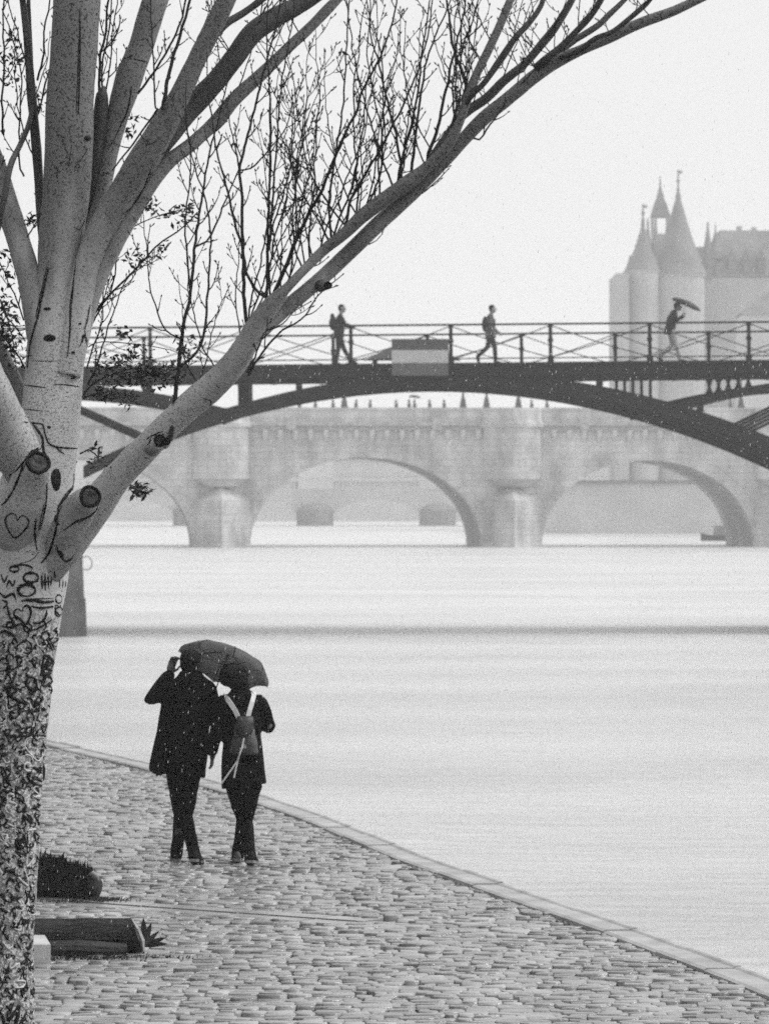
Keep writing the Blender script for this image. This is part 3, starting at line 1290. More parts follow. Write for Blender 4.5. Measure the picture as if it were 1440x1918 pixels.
# masonry piers in the river
M_pier = mat('dark_pier_stone', 0.10, 0.7, 0.4, 1.5, 0.6, 8, 0.3, dist=0.05)
for s in (-1, 1):
    x = s * SPAN / 2 + XC
    mb = MB()
    rings = []
    for z, hw in ((-1.7, 1.02), (0.2, 0.97), (0.25, 0.93), (2.9, 0.85), (2.95, 0.9), (3.25, 0.9)):
        ring = []
        for k in range(24):
            a = 2 * math.pi * k / 24
            cy = BW / 2 + (BW / 2 - 0.1) * (1 if math.sin(a) > 0 else -1)
            ring.append((x + hw * math.cos(a), cy + hw * math.sin(a), z))
        rings.append(ring)
    mb.rings(rings)
    pr = part('pier', mb, M_pier, bridge)
    mb = MB()
    mb.box((x, BW / 2, 3.5), (1.1, BW, 0.55))
    part('bearing', mb, M_iron, pr)
    mb = MB()
    ring = [(x + 1.0 + 0.17 * math.cos(2 * math.pi * k / 14), -0.1, 1.25 + 0.2 * math.sin(2 * math.pi * k / 14)) for k in range(15)]
    mb.tube(ring, [0.022] * 15, 6, cap=False)
    part('mooring_ring', mb, M_stone_pale, pr)


def on_bridge(px, y, dz=0.0):
    x = bx(px)
    q = Vector((x * math.cos(BR) - y * math.sin(BR), x * math.sin(BR) + y * math.cos(BR), 0))
    return bridge.location + q + Vector((0, 0, Z_DECK - 0.035 + x * 0.0115 + dz))


# navigation board hung on the railing
M_board_dark = mat('board_dark', 0.07, 0.5, 0.2, 5, 0, 1, 0.3)
M_board_pale = mat('board_pale', 0.42, 0.5, 0.1, 5, 0, 1, 0.3)
M_board_mid = mat('board_mid', 0.10, 0.5, 0.2, 5, 0, 1, 0.3)
loc = on_bridge(785, -0.26)
board = thing('navigation_board', 'square navigation board in three bands hung outside the footbridge railing', 'sign', loc, BR)
loc_z = loc.z
for y0, y1, m, nm in ((635, 656, M_board_dark, 'top_band'), (656, 680, M_board_pale, 'middle_band'), (680, 704, M_board_mid, 'bottom_band')):
    mb = MB()
    mb.box((0, 0, (bz(y0) + bz(y1)) / 2 - loc_z), (106 / S1, 0.05, bz(y0) - bz(y1) - 0.004))
    part(nm, mb, m, board)
mb = MB()
for sx in (-0.6, 0.6):
    mb.bar((sx, 0.06, bz(702) - loc_z), (sx, 0.06, bz(640) - loc_z), 0.06)
mb.bar((0.86, 0.05, bz(690) - loc_z), (0.80, 0.05, bz(642) - loc_z), 0.05)
part('bracket', mb, M_iron, board)
# covered bench behind the board
loc = on_bridge(778, 1.3)
bench = thing('bench', 'long grey bench with sloping ends on the footbridge behind the navigation board', 'bench', loc, BR)
mb = MB()
mb.add([(-1.42, -0.3, 0.16), (1.42, -0.3, 0.16), (1.42, 0.3, 0.16), (-1.42, 0.3, 0.16), (-0.72, -0.3, 0.52), (0.8, -0.3, 0.5), (0.8, 0.3, 0.5), (-0.72, 0.3, 0.52)],
       [(3, 2, 1, 0), (4, 5, 6, 7), (0, 1, 5, 4), (1, 2, 6, 5), (2, 3, 7, 6), (3, 0, 4, 7)])
part('seat', mb, mat('bench_wood', 0.2, 0.5, 0.2, 5, 0.2, 20, 0.4), bench)
for sx in (-1.1, 0, 1.1):
    mb = MB()
    mb.box((sx, 0, 0.08), (0.12, 0.5, 0.16))
    part('leg', mb, M_iron, bench)


# ------------------------------------------------------------------ people
def limb(mb, pts, rad, seg=14):
    mb.tube(pts, rad, seg, roundcap=True)


def hand(mb, w, d, side, curl=0.5, s=1.0):
    """palm and five bent fingers; w wrist, d pointing direction, side: vector towards the thumb"""
    d = d.normalized()
    side = (side - d * side.dot(d)).normalized()
    nrm = d.cross(side)
    palm = w + d * 0.055 * s
    rot = Matrix((side, nrm, d)).transposed()
    mb.ell(palm, (0.042 * s, 0.016 * s, 0.056 * s), 10, 8, rot)
    for k, ln in enumerate((0.070, 0.078, 0.074, 0.058)):
        o = palm + d * 0.045 * s + side * (0.030 - 0.020 * k) * s
        p1 = o + d * ln * 0.45 * s - nrm * 0.01 * s * curl
        p2 = p1 + (d * (1 - curl * 0.7) - nrm * curl).normalized() * ln * 0.32 * s
        p3 = p2 + (d * (1 - curl * 1.4) - nrm * curl * 1.3).normalized() * ln * 0.26 * s
        mb.tube([o - d * 0.02, p1, p2, p3], [0.0095 * s, 0.0088 * s, 0.008 * s, 0.0068 * s], 7, roundcap=True)
    o = palm + side * 0.032 * s - d * 0.02 * s
    p1 = o + (side * 0.8 + d * 0.6).normalized() * 0.04 * s
    p2 = p1 + (d * 0.9 - nrm * curl * 0.5).normalized() * 0.032 * s
    mb.tube([o, p1, p2], [0.012 * s, 0.0105 * s, 0.008 * s], 7, roundcap=True)


def head_geo(mb, c, s=1.0, face=Vector((0, 1, 0))):
    """skull, jaw, nose, brow, lips, ears; face = horizontal looking direction"""
    face = face.normalized()
    rt = face.cross(Vector((0, 0, 1))).normalized()
    up = rt.cross(face)
    rot = Matrix((rt, face, up)).transposed()
    f = lambda x, y, z: c + rot @ Vector((x, y, z)) * s
    mb.ell(f(0, -0.008, 0.03), (0.077 * s, 0.098 * s, 0.088 * s), 16, 12, rot)
    mb.ell(f(0, 0.030, -0.045), (0.058 * s, 0.062 * s, 0.072 * s), 14, 10, rot)
    mb.ell(f(0, 0.072, -0.095), (0.026 * s, 0.022 * s, 0.020 * s), 10, 8, rot)
    limb(mb, [f(0, 0.088, 0.022), f(0, 0.108, -0.022)], [0.009 * s, 0.016 * s], 8)
    limb(mb, [f(-0.04, 0.078, 0.028), f(0.04, 0.078, 0.028)], [0.012 * s, 0.012 * s], 8)
    limb(mb, [f(-0.022, 0.088, -0.058), f(0.022, 0.088, -0.058)], [0.009 * s, 0.009 * s], 8)
    for sx in (-1, 1):
        mb.ell(f(0.078 * sx, -0.008, 0.0), (0.011 * s, 0.022 * s, 0.034 * s), 8, 8, rot)


def shoe(name, heel, toe, root, lift=0.0, m=None, msole=None):
    """heel and toe on the sole; builds an upper and a sole"""
    m = m or mat('black_leather', 0.006, 0.7, 0.2, 20, 0.0, 1, 0.1)
    msole = msole or mat('pale_rubber', 0.2, 0.6, 0.15, 20, 0.0, 1, 0.3)
    heel, toe = Vector(heel), Vector(toe)
    d = (toe - heel)
    ln = d.length
    d.normalize()
    rt = d.cross(Vector((0, 0, 1))).normalized()
    up = rt.cross(d)
    rs = []
    for t, w, h in ((0.0, 0.026, 0.04), (0.06, 0.033, 0.07), (0.25, 0.034, 0.09), (0.45, 0.040, 0.075), (0.7, 0.048, 0.055), (0.9, 0.038, 0.042), (1.0, 0.016, 0.03)):
        c = heel + d * ln * t
        rs.append([c + rt * (w * math.cos(a)) + up * (0.018 + max(0, math.sin(a)) * h) for a in [2 * math.pi * k / 14 for k in range(14)]])
    o = part('shoe', MB().rings(rs), m, root, smooth=True)
    rs = []
    for t, w in ((-0.02, 0.026), (0.05, 0.038), (0.25, 0.037), (0.5, 0.040), (0.72, 0.051), (0.92, 0.040), (1.02, 0.016)):
        c = heel + d * ln * t
        rs.append([c + rt * w, c + rt * w + up * 0.024, c - rt * w + up * 0.024, c - rt * w])
    part('sole', MB().rings(rs), msole, o)


def rings_of(profile, seg=28):
    """profile rows: z, x0, x1, y centre, y half depth"""
    rs = []
    for z, x0, x1, yc, yr in profile:
        cx, rx = (x0 + x1) / 2, (x1 - x0) / 2
        ring = []
        for k in range(seg):
            a = 2 * math.pi * k / seg
            ex = abs(math.cos(a)) ** 0.8 * (1 if math.cos(a) > 0 else -1)
            ey = abs(math.sin(a)) ** 0.8 * (1 if math.sin(a) > 0 else -1)
            ring.append((cx + rx * ex, yc + yr * ey, z if not callable(z) else z(cx + rx * ex)))
        rs.append(ring)
    return rs


# ---- the couple under one umbrella
MAN_D = dist_ground(1617)
SM = F / MAN_D
man = thing('person', 'person in a long black coat, one hand raised to the umbrella rim', 'person', P(350, 1617, MAN_D))
man.location.z = 0.004


def mp_(px, py, y=0.0):
    return Vector(((px - 350) / SM, y, (1617 - py) / SM))


mb = MB()
head_geo(mb, mp_(356, 1247, 0.04), 1.0, Vector((0.25, 1, 0)))
limb(mb, [mp_(354, 1285, 0.0), mp_(355, 1262, 0.015), mp_(356, 1250, 0.03)], [0.064, 0.054, 0.050])
mb.rings(rings_of([(mp_(0, 1450).z, mp_(322, 0).x, mp_(368, 0).x, 0, 0.09), (mp_(0, 1400).z, mp_(315, 0).x, mp_(372, 0).x, 0, 0.10), (mp_(0, 1330).z, mp_(316, 0).x, mp_(388, 0).x, 0, 0.10), (mp_(0, 1290).z, mp_(314, 0).x, mp_(394, 0).x, 0, 0.09), (mp_(0, 1274).z, mp_(335, 0).x, mp_(375, 0).x, 0, 0.07)]))
shL, elL, wrL = mp_(323, 1288, 0.0), mp_(284, 1312, 0.06), mp_(316, 1266, 0.12)
shR, elR, wrR = mp_(391, 1293, 0.0), mp_(402, 1348, 0.02), mp_(393, 1330, 0.165)
limb(mb, [shL, elL, wrL], [0.05, 0.04, 0.027])
limb(mb, [shR, elR, wrR], [0.05, 0.04, 0.027])
hand(mb, wrL, mp_(321, 1245, 0.14) - mp_(316, 1266, 0.12), Vector((0.75, 0.7, 0)), 1.1, 1.12)
hand(mb, wrR, Vector((-0.1, 0.1, 1)), Vector((-1, 0, 0)), 0.9, 1.0)
hpL, hpR = mp_(331, 1445, 0.0), mp_(357, 1445, 0.0)
knL, anL = mp_(338, 1528, 0.10), mp_(330, 1600, 0.14)
knR, anR = mp_(347, 1530, 0.05), mp_(366, 1602, -0.22)
for a, k, e in ((hpL, knL, anL), (hpR, knR, anR)):
    limb(mb, [a, k, e], [0.085, 0.058, 0.04])
mpart('body', remesh(mb, 0.0075, 2), M_skin_shade, man)
mb = MB()
z = lambda py: mp_(0, py).z
xx = lambda px: mp_(px, 0).x
hem = lambda x: z(1448) - 0.05 * max(0, (x - xx(330)) / 0.3) - 0.0 * x
mb.rings(rings_of([(lambda x: z(1446) - (0.06 if x > xx(352) else 0.0) * min(1, abs(x - xx(352)) / 0.12) - (0.05 if abs(x - xx(293)) < 0.03 else 0), xx(281), xx(385), -0.01, 0.17),
                   (z(1438), xx(280), xx(386), -0.01, 0.17), (z(1400), xx(287), xx(391), 0, 0.17), (z(1360), xx(294), xx(393), 0, 0.165), (z(1330), xx(300), xx(398), 0, 0.16),
                   (z(1305), xx(304), xx(403), 0, 0.15), (z(1288), xx(310), xx(401), 0, 0.135), (z(1276), xx(322), xx(391), 0.0, 0.115), (z(1266), xx(334), xx(380), 0.005, 0.09), (z(1258), xx(338), xx(376), 0.01, 0.08)]))
limb(mb, [shL + Vector((0.02, 0, -0.02)), (shL + elL) / 2 + Vector((0, 0, -0.01)), elL, (elL + wrL) / 2, wrL + (elL - wrL) * 0.05], [0.09, 0.085, 0.073, 0.066, 0.055])
limb(mb, [shR + Vector((-0.02, 0, -0.01)), (shR + elR) / 2, elR, wrR + (elR - wrR) * 0.1], [0.09, 0.078, 0.068, 0.055])
mpart('coat', remesh(mb, 0.012, 3, 0.010, (7, 7, 3)), M_coat, man)
mb = MB()
limb(mb, [hpL + Vector((0.01, 0, 0.08)), hpL, (hpL + knL) / 2, knL, (knL + anL) / 2, anL + Vector((-0.008, 0, -0.035))], [0.095, 0.10, 0.085, 0.064, 0.054, 0.050])
limb(mb, [hpR + Vector((-0.01, 0, 0.08)), hpR, (hpR + knR) / 2, knR, (knR + anR) / 2, anR + Vector((0.008, -0.02, -0.03))], [0.09, 0.095, 0.082, 0.064, 0.054, 0.054])
mpart('trousers', remesh(mb, 0.011, 3, 0.010, (9, 9, 6)), M_trouser, man)
shoe('shoe', mp_(330, 1617, 0.08), mp_(325, 1616, 0.35), man)
shoe('shoe', mp_(365, 1610, -0.33), mp_(375, 1618.5, -0.06), man)
mb = MB()
hc = mp_(356, 1241, 0.03)
mb.ell(hc + Vector((0, -0.015, 0.024)), (0.090, 0.104, 0.082), 18, 12)
mb.ell(hc + Vector((-0.002, -0.045, -0.03)), (0.083, 0.062, 0.07), 14, 10)
mpart('hair', remesh(mb, 0.010, 2, 0.006, (40, 40, 20)), M_hair, man)

WOM_D = dist_ground(1619)
SW = F / WOM_D
wom = thing('person', 'person with bobbed dark hair in a black coat wearing the grey drawstring backpack', 'person', P(457, 1619, WOM_D))
wom.location.z = 0.004


def wp_(px, py, y=0.0):
    return Vector(((px - 457) / SW, y, (1619 - py) / SW))


mb = MB()
head_geo(mb, wp_(440, 1270, 0.05), 0.95, Vector((-0.35, 1, 0)))
limb(mb, [wp_(450, 1312, 0.0), wp_(447, 1292, 0.02), wp_(442, 1275, 0.03)], [0.058, 0.05, 0.05])
mb.rings(rings_of([(wp_(0, 1475).z, wp_(434, 0).x, wp_(478, 0).x, 0, 0.09), (wp_(0, 1420).z, wp_(432, 0).x, wp_(476, 0).x, 0, 0.09), (wp_(0, 1360).z, wp_(428, 0).x, wp_(482, 0).x, 0, 0.09), (wp_(0, 1320).z, wp_(422, 0).x, wp_(485, 0).x, 0, 0.085), (wp_(0, 1304).z, wp_(438, 0).x, wp_(468, 0).x, 0, 0.06)]))
sL, eL, wL = wp_(419, 1318, 0.0), wp_(406, 1366, -0.02), wp_(397, 1408, 0.05)
sR, eR, wR = wp_(484, 1318, 0.0), wp_(503, 1360, 0.0), wp_(488, 1345, 0.22)
limb(mb, [sL, eL, wL], [0.045, 0.036, 0.024])
limb(mb, [sR, eR, wR], [0.045, 0.036, 0.024])
hand(mb, wL, Vector((0.0, 0.15, -1)), Vector((0.3, 1, 0)), 0.4, 0.95)
hand(mb, wR, Vector((-0.7, 0.5, 0.6)), Vector((0, 0, 1)), 0.8, 0.95)
hL, hR = wp_(442, 1478, 0.0), wp_(471, 1474, 0.0)
kL, aL = wp_(454, 1538, 0.09), wp_(444, 1603, 0.12)
kR, aR = wp_(461, 1540, 0.04), wp_(470, 1602, -0.2)
for a, k, e in ((hL, kL, aL), (hR, kR, aR)):
    limb(mb, [a, k, e], [0.08, 0.052, 0.036])
mpart('body', remesh(mb, 0.0075, 2), M_skin_shade, wom)
mb = MB()
z = lambda py: wp_(0, py).z
xx = lambda px: wp_(px, 0).x
mb.rings(rings_of([(lambda x: z(1479) + 0.045 * (x - xx(415)) / 0.37, xx(415), xx(499), -0.01, 0.165), (z(1462), xx(415), xx(498), -0.01, 0.165), (z(1420), xx(416), xx(493), 0, 0.155), (z(1380), xx(418), xx(489), 0, 0.145), (z(1345), xx(418), xx(491), 0, 0.14),
                   (z(1325), xx(414), xx(491), 0, 0.13), (z(1312), xx(415), xx(486), 0, 0.115), (z(1303), xx(424), xx(477), 0.0, 0.095), (z(1294), xx(432), xx(468), 0.01, 0.07), (z(1285), xx(433), xx(462), 0.015, 0.062)]))
limb(mb, [sL, (sL + eL) / 2, eL, wL], [0.074, 0.068, 0.062, 0.052])
limb(mb, [sR, (sR + eR) / 2, eR + Vector((0, 0, -0.01)), wR], [0.074, 0.068, 0.064, 0.05])
mpart('coat', remesh(mb, 0.011, 3, 0.009, (7, 7, 3)), M_coat, wom)
mb = MB()
limb(mb, [hL + Vector((0.01, 0, 0.06)), hL, (hL + kL) / 2, kL, (kL + aL) / 2, aL + Vector((0, 0, -0.03))], [0.085, 0.088, 0.074, 0.055, 0.052, 0.050])
limb(mb, [hR + Vector((-0.01, 0, 0.06)), hR, (hR + kR) / 2, kR, (kR + aR) / 2, aR + Vector((0, -0.02, -0.03))], [0.085, 0.088, 0.072, 0.055, 0.052, 0.052])
mpart('trousers', remesh(mb, 0.011, 3, 0.009, (9, 9, 6)), M_trouser, wom)
m_canvas = mat('grey_canvas_shoe', 0.10, 0.7, 0.2, 20, 0, 1, 0.3)
shoe('shoe', wp_(444, 1616, 0.05), wp_(441, 1616, 0.30), wom, m=m_canvas)
shoe('shoe', wp_(470, 1613, -0.30), wp_(477, 1620, -0.05), wom)
mb = MB()
hc = wp_(438, 1266, 0.03)
mb.ell(hc + Vector((0, -0.01, 0.0)), (0.112, 0.115, 0.095), 20, 14)
mb.ell(hc + Vector((0.0, -0.02, -0.05)), (0.118, 0.10, 0.055), 18, 10)
for k in range(60):
    a, e = random.uniform(0, 6.28), random.uniform(-0.7, 1.2)
    dv = Vector((math.cos(a) * math.cos(e), math.sin(a) * math.cos(e) - 0.1, math.sin(e)))
    q = hc + Vector((dv.x * 0.112, dv.y * 0.112, dv.z * 0.093))
    mb.ell(q, (0.02, 0.02, 0.024), 6, 5)
mpart('hair', remesh(mb, 0.010, 1, 0.006, (30, 30, 20)), M_hair, wom)

# backpack worn by the second person
M_pack = mat('grey_nylon', 0.05, 0.5, 0.35, 14, 0.25, 60, 0.4, dist=0.006)
M_strap = mat('pale_strap', 0.62, 0.6, 0.1, 20, 0, 1, 0.3)
pack = thing('backpack', 'small grey drawstring backpack with pale straps and dangling cords', 'backpack', wom.location + wp_(459, 1380, -0.2))
o0 = wp_(459, 1380, -0.2)


def bk(px, py, y=0.0):
    return wp_(px, py, y) - o0


mb = MB()
rs = []
for py, xa, xb, dep in ((1412, 434, 484, 0.05), (1408, 431, 486, 0.085), (1392, 433, 484, 0.10), (1370, 438, 479, 0.09), (1352, 443, 476, 0.075), (1342, 446, 474, 0.05)):
    cx, rx = (bk(xa, 0).x + bk(xb, 0).x) / 2, (bk(xb, 0).x - bk(xa, 0).x) / 2
    ring = []
    for k in range(20):
        a = 2 * math.pi * k / 20
        ring.append((cx + rx * abs(math.cos(a)) ** 0.7 * (1 if math.cos(a) > 0 else -1), -0.21 + dep * math.sin(a) + 0.2, bk(0, py).z))
    rs.append(ring)
mb.rings(rs)
mpart('bag', remesh(mb, 0.010, 3, 0.006, (12, 12, 9)), M_pack, pack)
mb = MB()
rs = []
for py, xa, xb, y in ((1340, 446, 475, -0.07), (1348, 444, 477, -0.095), (1366, 444, 476, -0.108), (1374, 447, 472, -0.115), (1378, 452, 467, -0.116)):
    a, c = bk(xa, py), bk(xb, py)
    rs.append([(a.x, y, a.z), ((a.x + c.x) / 2, y - 0.012, a.z - 0.004), (c.x, y, c.z), (c.x, y + 0.03, c.z), ((a.x + c.x) / 2, y + 0.02, a.z), (a.x, y + 0.03, a.z)])
mb.rings(rs)
part('flap', mb, mat('dark_nylon', 0.025, 0.5, 0.3, 14, 0.2, 60, 0.4), pack, smooth=True)
for pts_ in ([(448, 1344, -0.19), (441, 1330, -0.175), (433, 1318, -0.155), (426, 1309, -0.12), (422, 1303, -0.05), (422, 1303, 0.03)], [(465, 1344, -0.19), (469, 1329, -0.175), (473, 1315, -0.15), (476, 1304, -0.11), (475, 1298, -0.04), (474, 1298, 0.03)]):
    mb = MB()
    q = [bk(a, c, 0) + Vector((0, y + 0.02, 0)) for a, c, y in pts_]
    rs = []
    for i, p in enumerate(q):
        t = (q[min(i + 1, len(q) - 1)] - q[max(i - 1, 0)]).normalized()
        s_ = t.cross(Vector((0, 1, 0.3))).normalized() * 0.019
        u_ = s_.cross(t).normalized() * 0.006
        rs.append([p - s_ - u_, p + s_ - u_, p + s_ + u_, p - s_ + u_])
    mb.rings(rs)
    part('strap', mb, M_strap, pack)
for pts_ in ([(459, 1380), (456, 1395), (451, 1410), (446, 1424), (432, 1444), (417, 1465)], [(456, 1398), (451, 1410), (447, 1424), (443, 1440), (440, 1455)]):
    mb = MB()
    mb.tube([Vector((bk(a, c, 0).x, -0.125 if c < 1412 else -0.06, bk(a, c, 0).z)) for i, (a, c) in enumerate(pts_)], [0.0075] * len(pts_), 6)
    part('cord', mb, M_strap, pack)
mb = MB()
c = bk(459, 1396)
mb.box((c.x, -0.112, c.z), (0.035, 0.012, 0.028))
part('label_tab', mb, mat('grey_tab', 0.3, 0.6, 0.1, 10, 0, 1, 0.3), pack)


def umbrella(name, label, centre, axis, rad, depth, shaft_len, mcan, nrib=8, roll=0.2, scal=0.06):
    """centre = middle of the rim plane; axis points to the tip"""
    axis = axis.normalized()
    root = thing(name, label, 'umbrella', centre - axis * shaft_len)
    off = axis * shaft_len
    u = axis.cross(Vector((0, 1, 0.01))).normalized()
    v = axis.cross(u)
    tip = off + axis * depth

    def surf(th, s, sag):
        r = rad * math.sin(s * math.pi / 2) ** 1.05
        h = depth * math.cos(s * math.pi / 2) ** 0.8
        r *= 1 - sag * scal * s * s * 1.2
        h += sag * scal * 0.35 * s * s * rad
        return off + u * (r * math.cos(th)) + v * (r * math.sin(th)) + axis * h
    for k in range(nrib):
        mb = MB()
        rows, cols = 8, 6
        t0, t1 = roll + 2 * math.pi * k / nrib, roll + 2 * math.pi * (k + 1) / nrib
        outer, inner = [], []
        for i in range(rows + 1):
            s = 0.03 + 0.97 * i / rows
            for j in range(cols + 1):
                f = j / cols
                p = surf(t0 + (t1 - t0) * f, s, 4 * f * (1 - f))
                outer.append(p)
                inner.append(p - axis * 0.003 - (p - off - axis * depth * 0.2).normalized() * 0.001)
        n1_ = cols + 1
        fs = []
        for i in range(rows):
            for j in range(cols):
                q = (i * n1_ + j, i * n1_ + j + 1, (i + 1) * n1_ + j + 1, (i + 1) * n1_ + j)
                fs.append(q)
        mb.add(outer, fs)
        mb.add(inner, [q[::-1] for q in fs])
        part('canopy_panel', mb, mcan, root, smooth=True)
        mb = MB()
        mb.tube([surf(t0, 0.05 + 0.95 * i / 8, 0) - axis * 0.008 for i in range(9)] + [surf(t0, 1, 0) + (surf(t0, 1, 0) - surf(t0, 0.95, 0)).normalized() * 0.012], [0.0028] * 10, 5)
        part('rib', mb, M_iron, root)
        mb = MB()
        mb.tube([surf(t0, 0.04 + 0.96 * i / 8, 0) + axis * 0.001 for i in range(9)], [0.004] * 9, 5)
        part('seam', mb, M_iron, root)
        mb = MB()
        mb.tube([off + axis * (depth - 0.13), surf(t0, 0.55, 0) - axis * 0.01], [0.0022, 0.0022], 5)
        part('stretcher', mb, M_iron, root)
    mb = MB()
    mb.tube([Vector((0, 0, 0)), tip + axis * 0.012], [0.0055, 0.0045], 8)
    part('shaft', mb, M_iron, root)
    mb = MB()
    mb.tube([-axis * 0.10, axis * 0.02], [0.013, 0.012], 10, roundcap=True)
    part('handle', mb, M_iron, root)
    return root


M_canopy = mat('umbrella_cloth', 0.17, 0.5, 0.25, 6, 0.1, 60, 0.35, transl=0.55)
umb_c = man.location + mp_(416, 1256, 0.28)
umbrella('umbrella', 'grey umbrella tilted right and shared by the couple on the quay', umb_c, Vector((0.31, 0.37, 0.875)), 0.405, 0.16, 0.34, M_canopy, 8, 0.12, 0.10)

# ---- people crossing the footbridge
M_jacket_dark = mat('dark_jacket', 0.03, 0.85, 0.3, 12, 0.2, 90, 0.15)
M_jacket_grey = mat('grey_jacket', 0.10, 0.85, 0.3, 12, 0.2, 90, 0.15)
M_pale_trouser = mat('pale_trouser', 0.34, 0.85, 0.2, 12, 0.2, 90, 0.15)


def walker(label, px, y, J, mj, mt, rz, hairm=M_hair, s=1.0, voxel=0.018, hood=False):
    """J gives joints in the walking plane: forward, side, height"""
    root = thing('person', label, 'person', on_bridge(px, y), rz, 'people crossing the iron footbridge')
    V = lambda a: Vector((a[1], a[0], a[2])) * s
    j = {k: V(q) for k, q in J.items()}
    mb = MB()
    head_geo(mb, j['head'], 1.0 * s, Vector((0, 1, J.get('look', (0, 0, 0))[2] if 'look' in J else 0)))
    limb(mb, [j['chest'] + Vector((0, 0, 0.08)), j['head'] - Vector((0, 0.01, 0.05))], [0.06, 0.055])
    limb(mb, [j['hip'], (j['hip'] + j['chest']) / 2, j['chest']], [0.12, 0.11, 0.12])
    for sd in ('l', 'r'):
        limb(mb, [j['sh' + sd], j['el' + sd], j['wr' + sd]], [0.05, 0.038, 0.026])
        hand(mb, j['wr' + sd], (j['wr' + sd] - j['el' + sd]), Vector((0, 1, 0.3)), 0.5)
        limb(mb, [j['hp' + sd], j['kn' + sd], j['an' + sd]], [0.08, 0.055, 0.04])
    mpart('body', remesh(mb, voxel * 0.6, 2), M_skin, root)
    mb = MB()
    hip, ch = j['hip'], j['chest']
    rs = []
    for t, rx, ry in ((-0.35, 0.19, 0.16), (0.0, 0.19, 0.16), (0.5, 0.18, 0.15), (0.85, 0.20, 0.15), (1.1, 0.19, 0.13), (1.28, 0.10, 0.09), (1.4, 0.07, 0.07)):
        c = hip + (ch - hip) * t
        rs.append([(c.x + rx * math.cos(2 * math.pi * k / 20), c.y + ry * math.sin(2 * math.pi * k / 20), c.z) for k in range(20)])
    mb.rings(rs)
    for sd in ('l', 'r'):
        limb(mb, [j['sh' + sd], j['el' + sd], j['wr' + sd]], [0.075, 0.062, 0.045])
    mpart('jacket', remesh(mb, voxel, 2, 0.008, (9, 9, 5)), mj, root)
    mb = MB()
    limb(mb, [hip + Vector((-0.06, 0, -0.02)), hip + Vector((0.06, 0, -0.02))], [0.12, 0.12])
    for sd in ('l', 'r'):
        limb(mb, [j['hp' + sd], j['kn' + sd], j['an' + sd]], [0.10, 0.072, 0.06])
    mpart('trousers', remesh(mb, voxel, 2), mt, root)
    for sd in ('l', 'r'):
        a = j['an' + sd]
        ft = j.get('ft' + sd)
        heel = a + Vector((0, -0.05, -0.08 if ft is None else -0.05))
        toe = (a + Vector((0, 0.2, -0.08))) if ft is None else ft
        shoe('shoe', heel, toe, root, msole=MATS['black_leather'])
    mb = MB()
    mb.ell(j['head'] + Vector((0, -0.02, 0.04)) * s, (0.083 * s, 0.098 * s, 0.085 * s), 14, 10)
    mb.ell(j['head'] + Vector((0, -0.055, -0.02)) * s, (0.07 * s, 0.05 * s, 0.06 * s), 12, 8)
    mpart('hair', remesh(mb, 0.014, 2), hairm, root)
    return root


FACE_R = BR - math.pi / 2           # faces along the bridge to the right
w1 = walker('person in dark clothes with a shoulder bag crossing the footbridge left of the navigation board', 640, 1.0,
            dict(head=(0.06, 0, 1.62), chest=(0.0, 0, 1.28), hip=(-0.03, 0, 0.92), shl=(0.0, 0.19, 1.40), shr=(0.0, -0.19, 1.40), ell=(0.14, 0.23, 1.18), elr=(0.10, -0.22, 1.15), wrl=(0.30, 0.16, 1.12), wrr=(0.28, -0.1, 1.10),
                 hpl=(-0.03, 0.09, 0.90), hpr=(-0.03, -0.09, 0.90), knl=(0.10, 0.09, 0.50), knr=(-0.04, -0.09, 0.50), anl=(0.30, 0.09, 0.14), anr=(-0.10, -0.09, 0.10)),
            M_jacket_dark, M_jacket_dark, FACE_R, s=1.05)
bag = thing('shoulder_bag', 'dark bulky shoulder bag carried by the person left of the navigation board', 'bag', on_bridge(640, 1.0, 1.25), FACE_R)
mb = MB()
mb.ell((0, -0.20, 0.02), (0.15, 0.12, 0.22), 12, 10)
mb.ell((0, -0.22, 0.22), (0.10, 0.07, 0.10), 10, 8)
mpart('bag', remesh(mb, 0.02, 2, 0.01), M_jacket_dark, bag)
mb = MB()
mb.tube([(0.1, -0.12, 0.18), (0.12, 0.0, 0.22), (0.13, 0.13, 0.10), (0.1, 0.14, -0.1)], [0.018] * 4, 6)
part('strap', mb, M_iron, bag)
w2 = walker('person in a grey jacket with a backpack striding right on the footbridge', 924, 0.9,
            dict(head=(0.06, 0, 1.60), chest=(0.0, 0, 1.27), hip=(0.0, 0, 0.90), shl=(0.0, 0.18, 1.40), shr=(0.0, -0.18, 1.40), ell=(-0.06, 0.22, 1.12), elr=(0.06, -0.22, 1.10), wrl=(0.06, 0.2, 0.9), wrr=(0.22, -0.18, 0.95),
                 hpl=(0.0, 0.08, 0.88), hpr=(0.0, -0.08, 0.88), knl=(0.12, 0.08, 0.48), knr=(-0.08, -0.08, 0.50), anl=(0.14, 0.08, 0.10), anr=(-0.36, -0.08, 0.24), ftr=(-0.34, -0.08, 0.02)),
            M_jacket_grey, M_jacket_dark, FACE_R, s=1.03)
bp2 = thing('backpack', 'dark rounded backpack on the back of the person in the grey jacket', 'backpack', on_bridge(924, 0.9, 1.2), FACE_R)
mb = MB()
mb.ell((0, -0.16, 0.0), (0.14, 0.09, 0.24), 12, 10)
mpart('bag', remesh(mb, 0.02, 2, 0.01), M_jacket_dark, bp2)
mb = MB()
for sx in (-0.11, 0.11):
    mb.tube([(sx, -0.14, 0.2), (sx, -0.02, 0.24), (sx, 0.13, 0.12), (sx, 0.1, -0.1)], [0.016] * 4, 6)
part('strap', mb, M_iron, bp2)
